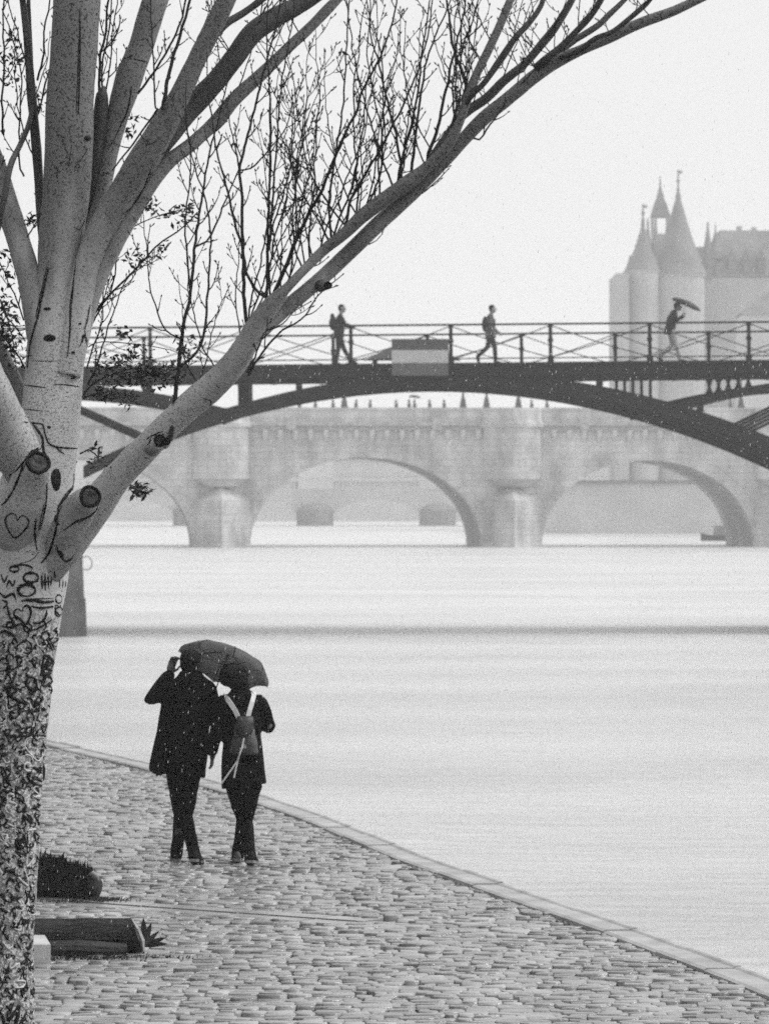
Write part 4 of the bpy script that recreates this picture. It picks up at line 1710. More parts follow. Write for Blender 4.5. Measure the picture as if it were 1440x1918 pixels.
w3 = walker('person in dark jacket and pale trousers leaning forward under an umbrella on the footbridge', 1268, 0.9,
            dict(head=(0.17, 0, 1.53), chest=(0.02, 0, 1.25), hip=(-0.05, 0, 0.90), shl=(0.06, 0.18, 1.38), shr=(0.06, -0.18, 1.38), ell=(0.12, 0.2, 1.16), elr=(0.12, -0.2, 1.12), wrl=(0.26, 0.12, 1.26), wrr=(0.28, -0.1, 1.22),
                 hpl=(-0.02, 0.08, 0.88), hpr=(-0.02, -0.08, 0.88), knl=(0.12, 0.08, 0.48), knr=(0.02, -0.08, 0.48), anl=(0.22, 0.08, 0.10), anr=(-0.34, -0.08, 0.16), ftr=(-0.22, -0.08, 0.02)),
            M_jacket_dark, M_pale_trouser, FACE_R, s=1.09)
c3 = on_bridge(1295, 0.9, bz(572) - Z_DECK)
umbrella('umbrella', 'dark umbrella held low against the rain on the footbridge', c3, Vector((0.40, -0.04, 0.92)), 0.46, 0.16, 0.36, mat('dark_umbrella_cloth', 0.02, 0.5, 0.2, 6, 0, 1, 0.3, transl=0.1), 8, 0.1, 0.06)

# ---- tiny people and lamps on the stone bridge
def far_person():
    mb = MB()
    head_geo(mb, Vector((0, 0.02, 1.60)), 1.0)
    limb(mb, [(0, 0, 1.4), (0, 0, 1.55)], [0.06, 0.055], 8)
    for sd in (-1, 1):
        limb(mb, [(0.19 * sd, 0, 1.40), (0.23 * sd, 0.03, 1.12), (0.2 * sd, 0.12, 0.9)], [0.06, 0.05, 0.03], 8)
        hand(mb, Vector((0.2 * sd, 0.12, 0.9)), Vector((0, 0.2, -1)), Vector((0, 1, 0)), 0.4)
        limb(mb, [(0.09 * sd, 0, 0.9), (0.09 * sd, 0.06 * sd + 0.04, 0.5), (0.09 * sd, 0.16 * sd, 0.08)], [0.09, 0.06, 0.045], 8)
        limb(mb, [(0.09 * sd, 0.16 * sd - 0.03, 0.04), (0.09 * sd, 0.16 * sd + 0.18, 0.03)], [0.04, 0.03], 8)
    body = remesh(mb, 0.025, 1)
    mb = MB()
    mb.rings(rings_of([(0.75, -0.22, 0.22, 0, 0.17), (1.1, -0.2, 0.2, 0, 0.15), (1.35, -0.23, 0.23, 0, 0.14), (1.46, -0.12, 0.12, 0, 0.09)], 14))
    coat = remesh(mb, 0.03, 1)
    return body, coat


fb, fc = far_person()
fb.materials.append(M_jacket_dark)
fc.materials.append(M_jacket_dark)
Z_WALK = Z_CORN + 0.42
ORD = ['first', 'second', 'third', 'fourth', 'fifth', 'sixth', 'seventh', 'eighth', 'ninth', 'tenth', 'eleventh', 'twelfth', 'thirteenth']
far_spots = [(562, 0), (592, 0), (626, 1), (668, 0), (695, 0), (745, 0), (768, 0), (779, 1), (808, 0), (834, 0), (1000, 0), (1030, 0), (1375, 0)]
for i, (px, um) in enumerate(far_spots):
    o = thing('person', ORD[i] + ' tiny misty figure from the left behind the stone bridge parapet', 'person', on_stone_bridge(px, 1.2 + 0.5 * (i % 3), Z_WALK), random.choice((1.5, -1.5, 1.2)), 'figures on the stone bridge')
    link('body', fb, o)
    link('coat', fc, o)
for i, (px, um) in enumerate(far_spots):
    if um:
        umbrella('umbrella', 'dark umbrella over a tiny figure on the stone bridge, ' + ('left of the footbridge crown' if px < 700 else 'under the footbridge crown'), on_stone_bridge(px, 1.7, Z_WALK + 1.85), Vector((0.1, 0, 1)), 0.5, 0.22, 0.7, MATS['dark_umbrella_cloth'], 8)


def lamp(px, h, label, y=0.3, group='lamp posts on the stone bridge'):
    o = thing('street_lamp', label, 'street lamp', on_stone_bridge(px, y, Z_PAR + 0.1), 0, group)
    mb = MB()
    mb.box((0, 0, 0.15), (0.6, 0.5, 0.3), 0, 0.8)
    mb.lathe([(0.24, 0.3), (0.2, 0.6), (0.11, 0.9), (0.08, 1.2), (0.06, h - 0.6)], (0, 0, 0), 10)
    part('lamp_base', mb, M_iron, o)
    mb = MB()
    mb.lathe([(0.08, h - 0.62), (0.2, h - 0.15), (0.24, h - 0.1), (0.05, h + 0.15), (0.02, h + 0.3)], (0, 0, 0), 8)
    part('lantern', mb, M_slate, o)
    return o


lamp(912, 3.0, 'lamp post on the bastion right of the middle arch of the stone bridge')
lamp(972, 2.6, 'lamp post between the middle arch bastion and the right arch of the stone bridge')
lamp(868, 2.8, 'lamp post left of the middle bastion of the stone bridge')
lamp(1392, 3.6, 'lamp post of the stone bridge seen below the right flat arch of the footbridge')
lamp(645, 2.4, 'lamp post of the stone bridge left of the footbridge crown')

# ------------------------------------------------------------------ the old poplar
TD = 19.3
tree = thing('poplar_tree', 'old pale barked poplar with carved trunk and bare spreading limbs at the left', 'tree', P(-45, HOR, TD))
tree.location.z = 0
M_bark_low = bark_mat('carved_poplar_bark', 0.58, 0.03, True)
M_bark = bark_mat('poplar_bark', 0.50, 0.05, False)
M_reach = bark_mat('reaching_bark', 0.50, 0.045, False, 3.3, 4.15)
M_limb = bark_mat('upper_bark', 0.17, 0.03, False)
M_scar = mat('bark_scar', 0.016, 0.8, 0.5, 40, 0.3, 80, 0.2, dist=0.004)
M_ridge = mat('healed_ridge', 0.52, 0.7, 0.25, 40, 0.3, 80, 0.2, dist=0.004)
M_twig = mat('twig', 0.028, 0.7, 0.4, 30, 0.2, 100, 0.25)
bvh_mb = MB()


def px_tube(ctrl, seg=18, lump=0.05, step=7.0, uv=True, cap=True, lf=7.0):
    """ctrl rows: px, py, half width px, distance"""
    c = catmull(ctrl, step)
    pts = [P(a, b_, d) for a, b_, r, d in c]
    rad = [r * d / F for a, b_, r, d in c]
    return MB().tube(pts, rad, seg, cap=cap, uv=uv, lump=lump, lf=lf), pts, rad


def limb_part(name, ctrl, m, seg=18, lump=0.05, label=None, step=7.0):
    mb, pts, rad = px_tube(ctrl, seg, lump, step)
    bvh_mb.add([Vector(p) for p in mb.v], list(mb.f))
    return part(name, mb, m, tree, smooth=True, world=True, label=label), pts


d = TD
trunk_c = [(-45, 2375, 150, d), (-43, 2300, 122, d), (-38, 2100, 103, d), (-28, 1918, 93, d), (-22, 1750, 86, d), (-12, 1600, 85, d), (-3, 1450, 84, d), (12, 1300, 84, d), (26, 1200, 82, d), (36, 1130, 83, d),
           (50, 1060, 80, d), (60, 980, 74, d), (72, 900, 68, d), (88, 830, 60, d), (97, 760, 56, d), (101, 700, 55, d), (104, 640, 53, d), (105, 580, 44, d), (110, 520, 40, d), (115, 440, 43, d), (122, 375, 44, d), (129, 275, 45, d),
           (131, 185, 45, d), (138, 100, 44, d), (144, 0, 45, d), (148, -60, 43, d), (150, -140, 40, d + 0.1), (160, -400, 30, d + 0.15), (150, -700, 20, d + 0.2), (170, -1000, 8, d + 0.2)]
mb, pts, rad = px_tube(trunk_c, 40, 0.035, 6.0)
bvh_mb.add([Vector(p) for p in mb.v], list(mb.f))
part('trunk', mb, M_bark_low, tree, smooth=True, world=True)

limbs = [
    ('E', [(96, 760, 24, d), (84, 680, 28, d - .03), (72, 600, 26, d - .03), (60, 540, 24, d), (46, 490, 22, d), (28, 430, 22, d + .05), (8, 370, 24, d + .1), (-10, 310, 22, d + .1), (-34, 240, 20, d + .1), (-60, 170, 18, d)], M_bark),
    ('E3', [(-6, 430, 7, d - .05), (6, 380, 6, d - .1), (19, 312, 6, d - .1), (38, 270, 5, d), (54, 232, 5, d + .05), (62, 190, 4, d + .1)], M_limb),
    ('H', [(92, 520, 10, d + .1), (80, 440, 9, d + .12), (72, 325, 9, d + .12), (66, 250, 9, d + .12), (60, 188, 9, d + .1), (55, 125, 8, d + .1), (50, 62, 7, d + .1), (42, -5, 6, d + .1), (36, -60, 5, d)], M_limb),
    ('H2', [(62, 200, 5, d + .12), (58, 120, 5, d + .15), (56, 60, 4, d + .15), (53, -10, 4, d + .15)], M_limb),
    ('F', [(62, 905, 40, d - .06), (45, 870, 44, d - .10), (24, 825, 44, d - .16), (0, 775, 43, d - .22), (-22, 730, 42, d - .28), (-60, 650, 40, d - .35), (-110, 540, 36, d - .4)], M_bark),
    ('F2', [(66, 790, 14, d), (40, 735, 13, d + .08), (18, 690, 12, d + .12), (-2, 645, 11, d + .15), (-30, 580, 10, d + .2)], M_limb),
    ('D0', [(150, 520, 12, d + .12), (166, 440, 14, d + .14), (176, 370, 15, d + .14), (182, 300, 15, d + .14), (188, 230, 14, d + .14), (190, 195, 13, d + .14), (191, 176, 11, d + .13), (193, 168, 7, d + .13), (194, 160, 3, d + .13)], M_limb),
    ('D', [(140, 560, 18, d + .08), (156, 490, 18, d + .1), (172, 440, 16, d + .1), (190, 370, 15, d + .12), (202, 300, 16, d + .14), (216, 235, 19, d + .16), (240, 150, 25, d + .18), (266, 78, 24, d + .2), (289, 5, 24, d + .22), (315, -70, 22, d + .25)], M_bark),
    ('B', [(122, 700, 30, d - .06), (136, 640, 30, d - .06), (148, 560, 27, d - .05), (165, 490, 26, d - .05), (190, 430, 27, d - .06), (225, 370, 28, d - .08), (258, 315, 28, d - .1), (290, 262, 27, d - .12), (320, 212, 23, d - .14), (346, 160, 19, d - .15), (372, 103, 18, d - .16), (400, 48, 18, d - .18), (424, -2, 17, d - .2), (450, -60, 15, d - .2)], M_bark),
    ('B2', [(268, 305, 20, d - .06), (305, 262, 22, d - .08), (358, 200, 21, d - .05), (405, 150, 20, d - .05), (438, 108, 19, d - .05), (472, 62, 20, d - .04), (515, 32, 19, d - .02), (560, 8, 17, d), (605, -20, 15, d)], M_limb),
    ('B2b', [(404, 62, 9, d - .14), (425, 42, 8, d - .12), (458, 22, 7, d - .1), (490, -2, 7, d - .1), (520, -30, 6, d - .1)], M_limb),
    ('B3', [(152, 640, 14, d + .0), (165, 580, 15, d - .02), (188, 515, 16, d - .03), (216, 455, 17, d - .04), (250, 392, 18, d - .05), (285, 335, 17, d - .05), (318, 300, 14, d - .04), (360, 268, 13, d - .02), (407, 224, 13, d), (440, 184, 13, d), (493, 135, 12, d + .02), (537, 91, 10, d + .04), (575, 56, 10, d + .06), (612, 18, 10, d + .08), (650, -24, 9, d + .1)], M_bark),
    ('G', [(92, 1075, 24, d - .08), (122, 1030, 33, d - .12), (150, 985, 34, d - .16), (180, 945, 33, d - .2), (222, 892, 27, d - .25), (265, 847, 26, d - .3), (305, 806, 26, d - .34), (345, 768, 26, d - .38), (390, 730, 26, d - .42), (430, 690, 25, d - .46), (462, 643, 22, d - .5), (484, 605, 21, d - .52), (508, 572, 18, d - .55), (530, 548, 12, d - .57)], M_reach),
    ('GU', [(488, 600, 16, d - .52), (508, 570, 14, d - .56), (540, 536, 9, d - .58), (576, 498, 9, d - .6), (612, 463, 10, d - .62), (645, 437, 11, d - .64), (680, 403, 13, d - .66), (722, 371, 14, d - .68), (765, 340, 14, d - .7), (802, 310, 11, d - .72), (838, 272, 10, d - .75), (861, 224, 9, d - .78), (878, 175, 9, d - .8), (893, 137, 8, d - .8), (915, 92, 8, d - .8), (940, 37, 8, d - .8), (957, -6, 7, d - .8), (975, -60, 6, d - .8)], M_reach),
    ('G2', [(482, 625, 15, d - .5), (512, 598, 14.5, d - .5), (548, 566, 14.5, d - .52), (588, 533, 14.5, d - .54), (628, 497, 14.5, d - .56), (666, 460, 14.5, d - .58), (703, 424, 14.5, d - .6), (745, 386, 14.5, d - .62), (787, 345, 14.5, d - .64), (830, 300, 15, d - .66), (870, 258, 13, d - .68), (905, 222, 13, d - .7), (950, 185, 13, d - .72), (1000, 143, 13, d - .74), (1040, 116, 12, d - .76), (1090, 92, 10, d - .78), (1140, 70, 11, d - .8), (1200, 42, 10, d - .82), (1260, 20, 9, d - .84), (1312, -4, 8, d - .86), (1370, -30, 7, d - .88)], M_reach),
    ('G4', [(800, 310, 7, d - .6), (820, 278, 8, d - .58), (850, 235, 8, d - .56), (876, 207, 9, d - .55), (910, 184, 9, d - .55), (940, 154, 9, d - .55), (962, 136, 9, d - .55), (986, 115, 8, d - .55), (1010, 87, 8, d - .55), (1042, 47, 8, d - .55), (1071, -2, 7, d - .55), (1095, -50, 6, d - .5)], M_limb),
    ('G5', [(872, 195, 5, d - .8), (888, 172, 6, d - .84), (906, 155, 6, d - .86), (940, 107, 7, d - .88), (965, 70, 6, d - .9), (987, 46, 6, d - .9), (1010, 15, 5, d - .9), (1022, -20, 5, d - .9)], M_limb),
    ('G6', [(1005, 125, 8, d - .76), (1020, 112, 8, d - .8), (1047, 90, 7, d - .82), (1077, 60, 6, d - .84), (1105, 30, 6, d - .86), (1126, -3, 6, d - .88), (1145, -40, 5, d - .9)], M_limb),
    ('G7', [(1048, 97, 6, d - .74), (1077, 74, 6, d - .72), (1118, 48, 6, d - .7), (1140, 27, 6, d - .68), (1172, -4, 5, d - .66), (1200, -40, 5, d - .66)], M_limb),
    ('G8', [(1050, 108, 5, d - .8), (1088, 92, 6, d - .84), (1115, 71, 5, d - .88), (1146, 59, 5, d - .9), (1176, 36, 5, d - .92), (1208, 8, 5, d - .94), (1226, -12, 4, d - .95)], M_limb),
]
hosts = {}
for nm, ctrl, m in limbs:
    (xa_, ya_, ra_, da_), (xb_, yb_, rb_, db_) = ctrl[-2], ctrl[-1]
    if yb_ < 0 or xb_ < 0:
        ln_ = math.hypot(xb_ - xa_, yb_ - ya_)
        ux_, uy_ = (xb_ - xa_) / ln_, (yb_ - ya_) / ln_
        for q_, f_ in ((160, 0.72), (330, 0.45), (480, 0.15)):
            ctrl = ctrl + [(xb_ + ux_ * q_ + q_ * 0.05 * math.sin(xb_), yb_ + uy_ * q_ - q_ * 0.08, rb_ * f_, db_)]
    big = max(c[2] for c in ctrl)
    o, pts = limb_part('limb' if big >= 12 else 'branch', ctrl, m, 30 if big > 20 else (20 if big > 9 else 10), 0.075 if big > 12 else 0.11)
    hosts[nm] = [q for q in ctrl if q[1] > -70]

# cut stubs and knots
M_cut = mat('old_cut_wood', 0.085, 0.85, 0.7, 35, 1.0, 90, 0.2, (1, 1, 1), dist=0.01)


def stub(ctrl, m=M_bark):
    o, pts = limb_part('cut_stub', ctrl, m, 24, 0.06)
    a, b_ = pts[-2], pts[-1]
    t = (b_ - a).normalized()
    r = ctrl[-1][2] * ctrl[-1][3] / F
    ref = t.cross(Vector((0, 0, 1))).normalized()
    up_ = ref.cross(t)

    def ring_at(f, h):
        out = []
        for k in range(24):
            a_ = 2 * math.pi * k / 24
            w_ = 1 + 0.10 * noise.noise(Vector((math.cos(a_) * 1.3, math.sin(a_) * 1.3, b_.x * 9)))
            e = 0.004 * noise.noise(Vector((math.cos(a_) * 3 * f, math.sin(a_) * 3 * f, b_.z * 7)))
            out.append(b_ + t * (h + e + 0.011) + (ref * math.cos(a_) + up_ * math.sin(a_)) * r * f * w_)
        return out
    part('bark_rim', MB().rings([ring_at(1.0, -0.012), ring_at(1.06, -0.002), ring_at(1.0, 0.006), ring_at(0.82, 0.003), ring_at(0.74, -0.008)], cap=False), M_scar, o, smooth=True, world=True)
    # annual rings and a sunken cracked heart
    prof_ = [(0.80, -0.006), (0.70, 0.0), (0.62, -0.004), (0.5, 0.001), (0.44, -0.004), (0.3, 0.0), (0.22, -0.006), (0.04, -0.009)]
    part('cut_face', MB().rings([ring_at(f, h) for f, h in prof_]), M_cut, o, smooth=True, world=True)
    return o


stub([(26, 1075, 24, d + .02), (32, 1010, 40, d - .09), (44, 960, 43, d - .16), (54, 915, 39, d - .21), (63, 885, 32, d - .27), (70, 868, 23, d - .335)])
stub([(100, 1040, 20, d - .1), (112, 1018, 28, d - .14), (130, 985, 33, d - .2), (148, 955, 32, d - .26), (161, 938, 27, d - .32), (168, 931, 21, d - .37)])
stub([(286, 838, 17, d - .35), (293, 830, 16, d - .40), (298, 826, 11, d - .43)])
stub([(308, 832, 9, d - .36), (311, 828, 9, d - .42), (312, 827, 7, d - .435)])
stub([(600, 535, 12, d - .56), (610, 534, 9, d - .62), (613, 534, 7, d - .64)], M_limb)

BVH = BVHTree.FromPolygons([tuple(p) for p in bvh_mb.v], bvh_mb.f)
CAMP = Vector((0, 0, CAM_H))


def on_bark(px, py):
    dv = (P(px, py, TD) - CAMP).normalized()
    hit, nrm, idx, dist_ = BVH.ray_cast(CAMP + dv * 10, dv)
    return (hit, nrm, idx) if hit is not None and (hit - CAMP).length < 21 else (None, None, None)


def stroke(mb, poly, r=2.0, step=4.0, taper=True, sink=0.25):
    """a ridge of bark scar following the surface"""
    c = catmull([(a, b_) for a, b_ in poly], step) if len(poly) > 2 else [(poly[0][0] + (poly[1][0] - poly[0][0]) * k / 5, poly[0][1] + (poly[1][1] - poly[0][1]) * k / 5) for k in range(6)]
    run = []
    runs = [run]
    for a, b_ in c:
        h, nn, _ = on_bark(a, b_)
        if h is None or abs(nn.dot((h - CAMP).normalized())) < 0.1:
            run = []
            runs.append(run)
            continue
        if run and (h - run[-1]).length > 0.05:
            run = []
            runs.append(run)
        run.append(h + nn * (r * TD / F * -sink * 0.0 + 0.0004))
    for run in runs:
        if len(run) < 2:
            continue
        nr = len(run)
        rad = [max(0.35, min(1.0, 0.5 + 2.0 * min(i, nr - 1 - i) / nr)) * r * TD / F * random.uniform(0.6, 1.35) for i in range(nr)]
        mb.tube(run, rad, 5)


creases = [
    ([(141, 490), (137, 530), (131, 575), (130, 620), (126, 668)], 2.2), ([(92, 500), (80, 550), (70, 595), (58, 640), (50, 690)], 3.2), ([(165, 640), (158, 620), (163, 600), (170, 570)], 1.6),
    ([(46, 790), (60, 793), (80, 795), (85, 815), (93, 831), (112, 838), (148, 839)], 2.6), ([(100, 832), (112, 845), (120, 850)], 2.0), ([(62, 795), (78, 818), (80, 845), (86, 855)], 3.4),
    ([(144, 850), (142, 885), (140, 908), (124, 930), (112, 950), (106, 985), (100, 1012), (92, 1036), (76, 1056)], 3.6), ([(128, 925), (112, 945), (103, 972), (108, 985)], 3.6),
    ([(72, 838), (52, 855), (40, 880), (28, 912), (14, 935), (2, 946)], 3.2), ([(18, 890), (30, 882), (45, 865), (60, 842)], 2.4), ([(88, 905), (86, 940), (80, 965), (76, 992)], 3.0), ([(68, 972), (65, 1000), (70, 1032)], 2.8),
    ([(187, 938), (180, 955), (165, 968), (143, 977), (118, 995)], 2.6), ([(104, 1020), (112, 1040), (124, 1052), (134, 1046), (139, 1038)], 2.6), ([(104, 1028), (116, 1036), (118, 1048)], 3.0),
    ([(146, 652), (153, 640), (156, 626), (162, 640), (163, 652)], 2.0), ([(45, 722), (62, 724), (86, 727)], 1.8), ([(100, 721), (120, 720), (148, 725)], 1.5), ([(46, 765), (78, 768)], 1.4), ([(60, 676), (90, 677), (110, 675)], 1.0),
    ([(127, 700), (132, 702), (140, 706), (133, 709)], 2.4), ([(246, 160), (240, 200), (228, 230), (214, 260), (206, 275)], 1.6), ([(282, 320), (268, 350), (252, 380), (238, 395), (228, 400)], 2.2), ([(206, 325), (190, 323)], 1.6), ([(250, 110), (274, 114)], 1.6),
    ([(150, 15), (150, 70), (148, 140), (146, 210)], 2.6), ([(296, 262), (285, 268), (272, 272)], 1.4), ([(325, 277), (312, 282), (303, 288)], 1.8), ([(20, 1060), (60, 1048), (74, 1030)], 1.0), ([(382, 746), (395, 752), (392, 762)], 1.6),
    ([(276, 834), (283, 822), (292, 812), (304, 808)], 2.0), ([(275, 822), (288, 815), (300, 818), (308, 812)], 2.0), ([(160, 410), (150, 428), (138, 424)], 1.3), ([(470, 690), (480, 660), (492, 630)], 1.6)]
mb = MB()
for poly, r in creases:
    jit = [(a + random.uniform(-1.2, 1.2), c + random.uniform(-1.2, 1.2)) for a, c in poly]
    stroke(mb, jit, r * 0.72, 2.5)
    if len(poly) > 3:
        off = random.choice((-1, 1)) * r * 1.1
        k0 = random.randint(0, 1)
        stroke(mb, [(a + off + random.uniform(-1, 1), c + random.uniform(-2, 2)) for a, c in poly[k0:k0 + 3]], r * 0.42, 2.5)
part('bark_crease', mb, M_scar, tree, world=True, smooth=True, kind='stuff')
# eye shaped knots and holes
for px, py, rx, ry in ((93, 633, 12, 7), (137, 660, 4, 3), (165, 258, 10, 5), (105, 897, 11, 24), (92, 800, 4, 3), (150, 606, 3, 2), (88, 578, 8, 3)):
    h, nn, _ = on_bark(px, py)
    if h is None:
        continue
    rt = Vector((0, 0, 1)).cross(nn).normalized()
    rot = Matrix((rt, nn, nn.cross(rt))).transposed()
    k = TD / F
    mb = MB()
    mb.ell(h - nn * 0.002, (rx * k, 0.008, ry * k), 16, 8, rot)
    part('knot', mb, M_scar, tree, world=True, smooth=True)

HEART = [(0, 0.35), (-0.25, 0.75), (-0.62, 0.72), (-0.8, 0.3), (-0.55, -0.25), (0, -0.9), (0.55, -0.3), (0.8, 0.28), (0.62, 0.72), (0.25, 0.75), (0, 0.35)]
for (px, py, s, tl, r) in ((31, 984, 27, -0.15, 1.7), (44, 1152, 19, 0.35, 2.6), (112, 1142, 13, 0.1, 1.8), (68, 1402, 26, 0.1, 1.6), (24, 1240, 18, -0.2, 2.0)):
    mb = MB()
    stroke(mb, [(px + random.uniform(-1.4, 1.4) + s * (x * math.cos(tl) - y * math.sin(tl)), random.uniform(-1.4, 1.4) + py - s * (x * math.sin(tl) + y * math.cos(tl))) for x, y in HEART], r, 3.0)
    if mb.v:
        part('carved_heart', mb, M_scar if py < 1300 else M_ridge, tree, world=True, smooth=True)
# worn initials and figures cut over the years
GLY = [
    [[(-.5, -.8), (0, .8), (.5, -.8)], [(-.3, -.2), (.3, -.2)]], [[(-.4, -.8), (-.4, .8), (.4, .5), (-.3, .05), (.45, -.35), (-.4, -.8)]], [[(.5, .8), (-.4, .8), (-.4, -.8), (.5, -.8)], [(-.4, 0), (.3, 0)]],
    [[(-.4, -.8), (-.4, .8)], [(.4, -.8), (.4, .8)], [(-.4, 0), (.4, 0)]], [[(-.4, .8), (-.4, -.8), (.5, -.8)]], [[(-.6, -.8), (-.5, .8), (0, -.2), (.5, .8), (.6, -.8)]], [[(-.4, -.8), (-.4, .8), (.4, -.8), (.4, .8)]],
    [[(.45, .6), (0, .8), (-.4, .45), (.4, -.3), (0, -.8), (-.45, -.6)]], [[(-.5, .8), (.5, .8)], [(0, .8), (0, -.8)]], [[(-.5, .8), (0, -.8), (.5, .8)]], [[(-.5, -.8), (.5, .8)], [(-.5, .8), (.5, -.8)]],
    [[(0, .8), (-.5, .3), (-.45, -.5), (0, -.8), (.5, -.4), (.45, .4), (0, .8)]], [[(-.5, 0), (.5, 0)], [(0, .6), (0, -.6)]], [[(-.4, -.8), (-.4, .8), (.5, .4), (-.4, 0), (.5, -.8)]], [[(-.7, .5), (.7, .5), (.7, -.5), (-.7, -.5), (-.7, .5)]], [[(-.7, 0), (.5, 0)], [(.1, .4), (.6, 0), (.1, -.4)]]]
dark_mb, pale_mb = MB(), MB()
rg = random.Random(5)


def squiggle(x, y, s):
    a = rg.uniform(0, 6.28)
    k = rg.uniform(0.4, 1.1) * rg.choice((-1, 1))
    poly = [(x, y)]
    for _ in range(rg.randint(3, 7)):
        x += math.cos(a) * s * 0.55
        y += math.sin(a) * s * 0.55
        a += k + rg.uniform(-0.5, 0.5)
        poly.append((x, y))
    return poly


for lo, hi, y0_ in ((11, 19, 1200.0), (20, 32, 1186.0), (24, 38, 1176.0), (34, 58, 1190.0)):
    y = y0_
    while y < 2010:
        rowh = rg.uniform(lo, hi)
        x = -70 + rg.uniform(0, 14)
        while x < 150:
            s_ = rowh * rg.uniform(0.32, 0.52)
            yy = y + rg.uniform(-0.35, 0.35) * rowh
            pale = rg.random() < (0.12 if yy < 1200 else 0.26)
            tgt = pale_mb if pale else dark_mb
            rr0 = (rg.uniform(1.1, 2.0) if pale else rg.uniform(1.3, 2.6)) * (0.8 + rowh / 80)
            if rg.random() < 0.45:
                stroke(tgt, squiggle(x, yy, s_), rr0, 4.0)
            elif rg.random() < 0.8:
                tl = rg.uniform(-0.6, 0.6)
                for seg in rg.choice(GLY):
                    poly = [(x + s_ * (a * math.cos(tl) - c * math.sin(tl)) + rg.uniform(-2, 2), yy - s_ * (a * math.sin(tl) + c * math.cos(tl)) + rg.uniform(-2, 2)) for a, c in seg]
                    stroke(tgt, poly, rr0, 4.0)
            x += rowh * rg.uniform(0.7, 1.25)
        y += rowh * 1.0
# the oldest and deepest marks just under the fork
def oval(cx, cy, rx, ry, k0=0.0):
    return [(cx + rx * math.cos(k0 + 2 * math.pi * k / 10), cy + ry * math.sin(k0 + 2 * math.pi * k / 10)) for k in range(11)]


for poly, r_ in ([(oval(58, 1082, 14, 9), 4.0), (oval(50, 1106, 16, 11, 1.0), 4.2), (oval(27, 1066, 9, 5), 3.0), ([(22, 1062), (45, 1058), (62, 1064)], 3.0), ([(14, 1078), (8, 1090), (2, 1076)], 2.6), ([(28, 1086), (24, 1098), (18, 1088), (12, 1100)], 2.6),
                  ([(78, 1078), (79, 1104)], 2.6), ([(84, 1074), (85, 1106)], 2.8), ([(90, 1078), (91, 1102)], 2.6), ([(96, 1080), (95, 1098)], 2.0), ([(76, 1090), (98, 1089)], 2.4), ([(102, 1070), (103, 1082)], 2.2),
                  ([(112, 1086), (111, 1100)], 2.0), ([(118, 1085), (117, 1101)], 2.0), ([(123, 1088), (122, 1099)], 1.8), ([(40, 1126), (60, 1124), (82, 1128), (101, 1126)], 4.2), ([(58, 1136), (78, 1139), (100, 1136)], 3.2), ([(44, 1122), (100, 1121)], 1.6),
                  ([(62, 1166), (74, 1167), (84, 1158), (88, 1142)], 3.4), (oval(110, 1122, 6, 8), 2.0), (oval(110, 1146, 7, 9), 2.4), ([(14, 1136), (18, 1154), (30, 1172)], 3.4), ([(0, 1172), (20, 1175), (40, 1169), (60, 1180), (80, 1172), (98, 1160)], 2.8),
                  ([(0, 1110), (10, 1118), (24, 1112), (30, 1124)], 3.6), ([(4, 1124), (14, 1130), (6, 1140)], 3.0), ([(-30, 1070), (-20, 1100), (-36, 1130)], 3.0)]):
    stroke(dark_mb, poly, r_ * 0.8, 2.5)
part('carvings', dark_mb, M_scar, tree, world=True, smooth=True, kind='stuff')
part('carvings', pale_mb, M_ridge, tree, world=True, smooth=True, kind='stuff')

# ---- shoots and twigs
rt_ = random.Random(3)


def leaf_quad(mb, p, dv, ln, w):
    dv = dv.normalized()
    s = dv.cross(Vector((rt_.uniform(-1, 1), rt_.uniform(-1, 1), rt_.uniform(-1, 1)))).normalized()
    nn = dv.cross(s)
    a = p + dv * ln * 0.45
    mb.add([p, a + s * w + nn * w * 0.35, p + dv * ln - nn * w * 0.4, a - s * w + nn * w * 0.35], [(0, 1, 2), (0, 2, 3)])


def bud(mb, p, dv, r):
    dv = dv.normalized()
    mb.tube([p, p + dv * r * 2.2, p + dv * r * 5], [r * 0.6, r * 1.15, r * 0.2], 4)


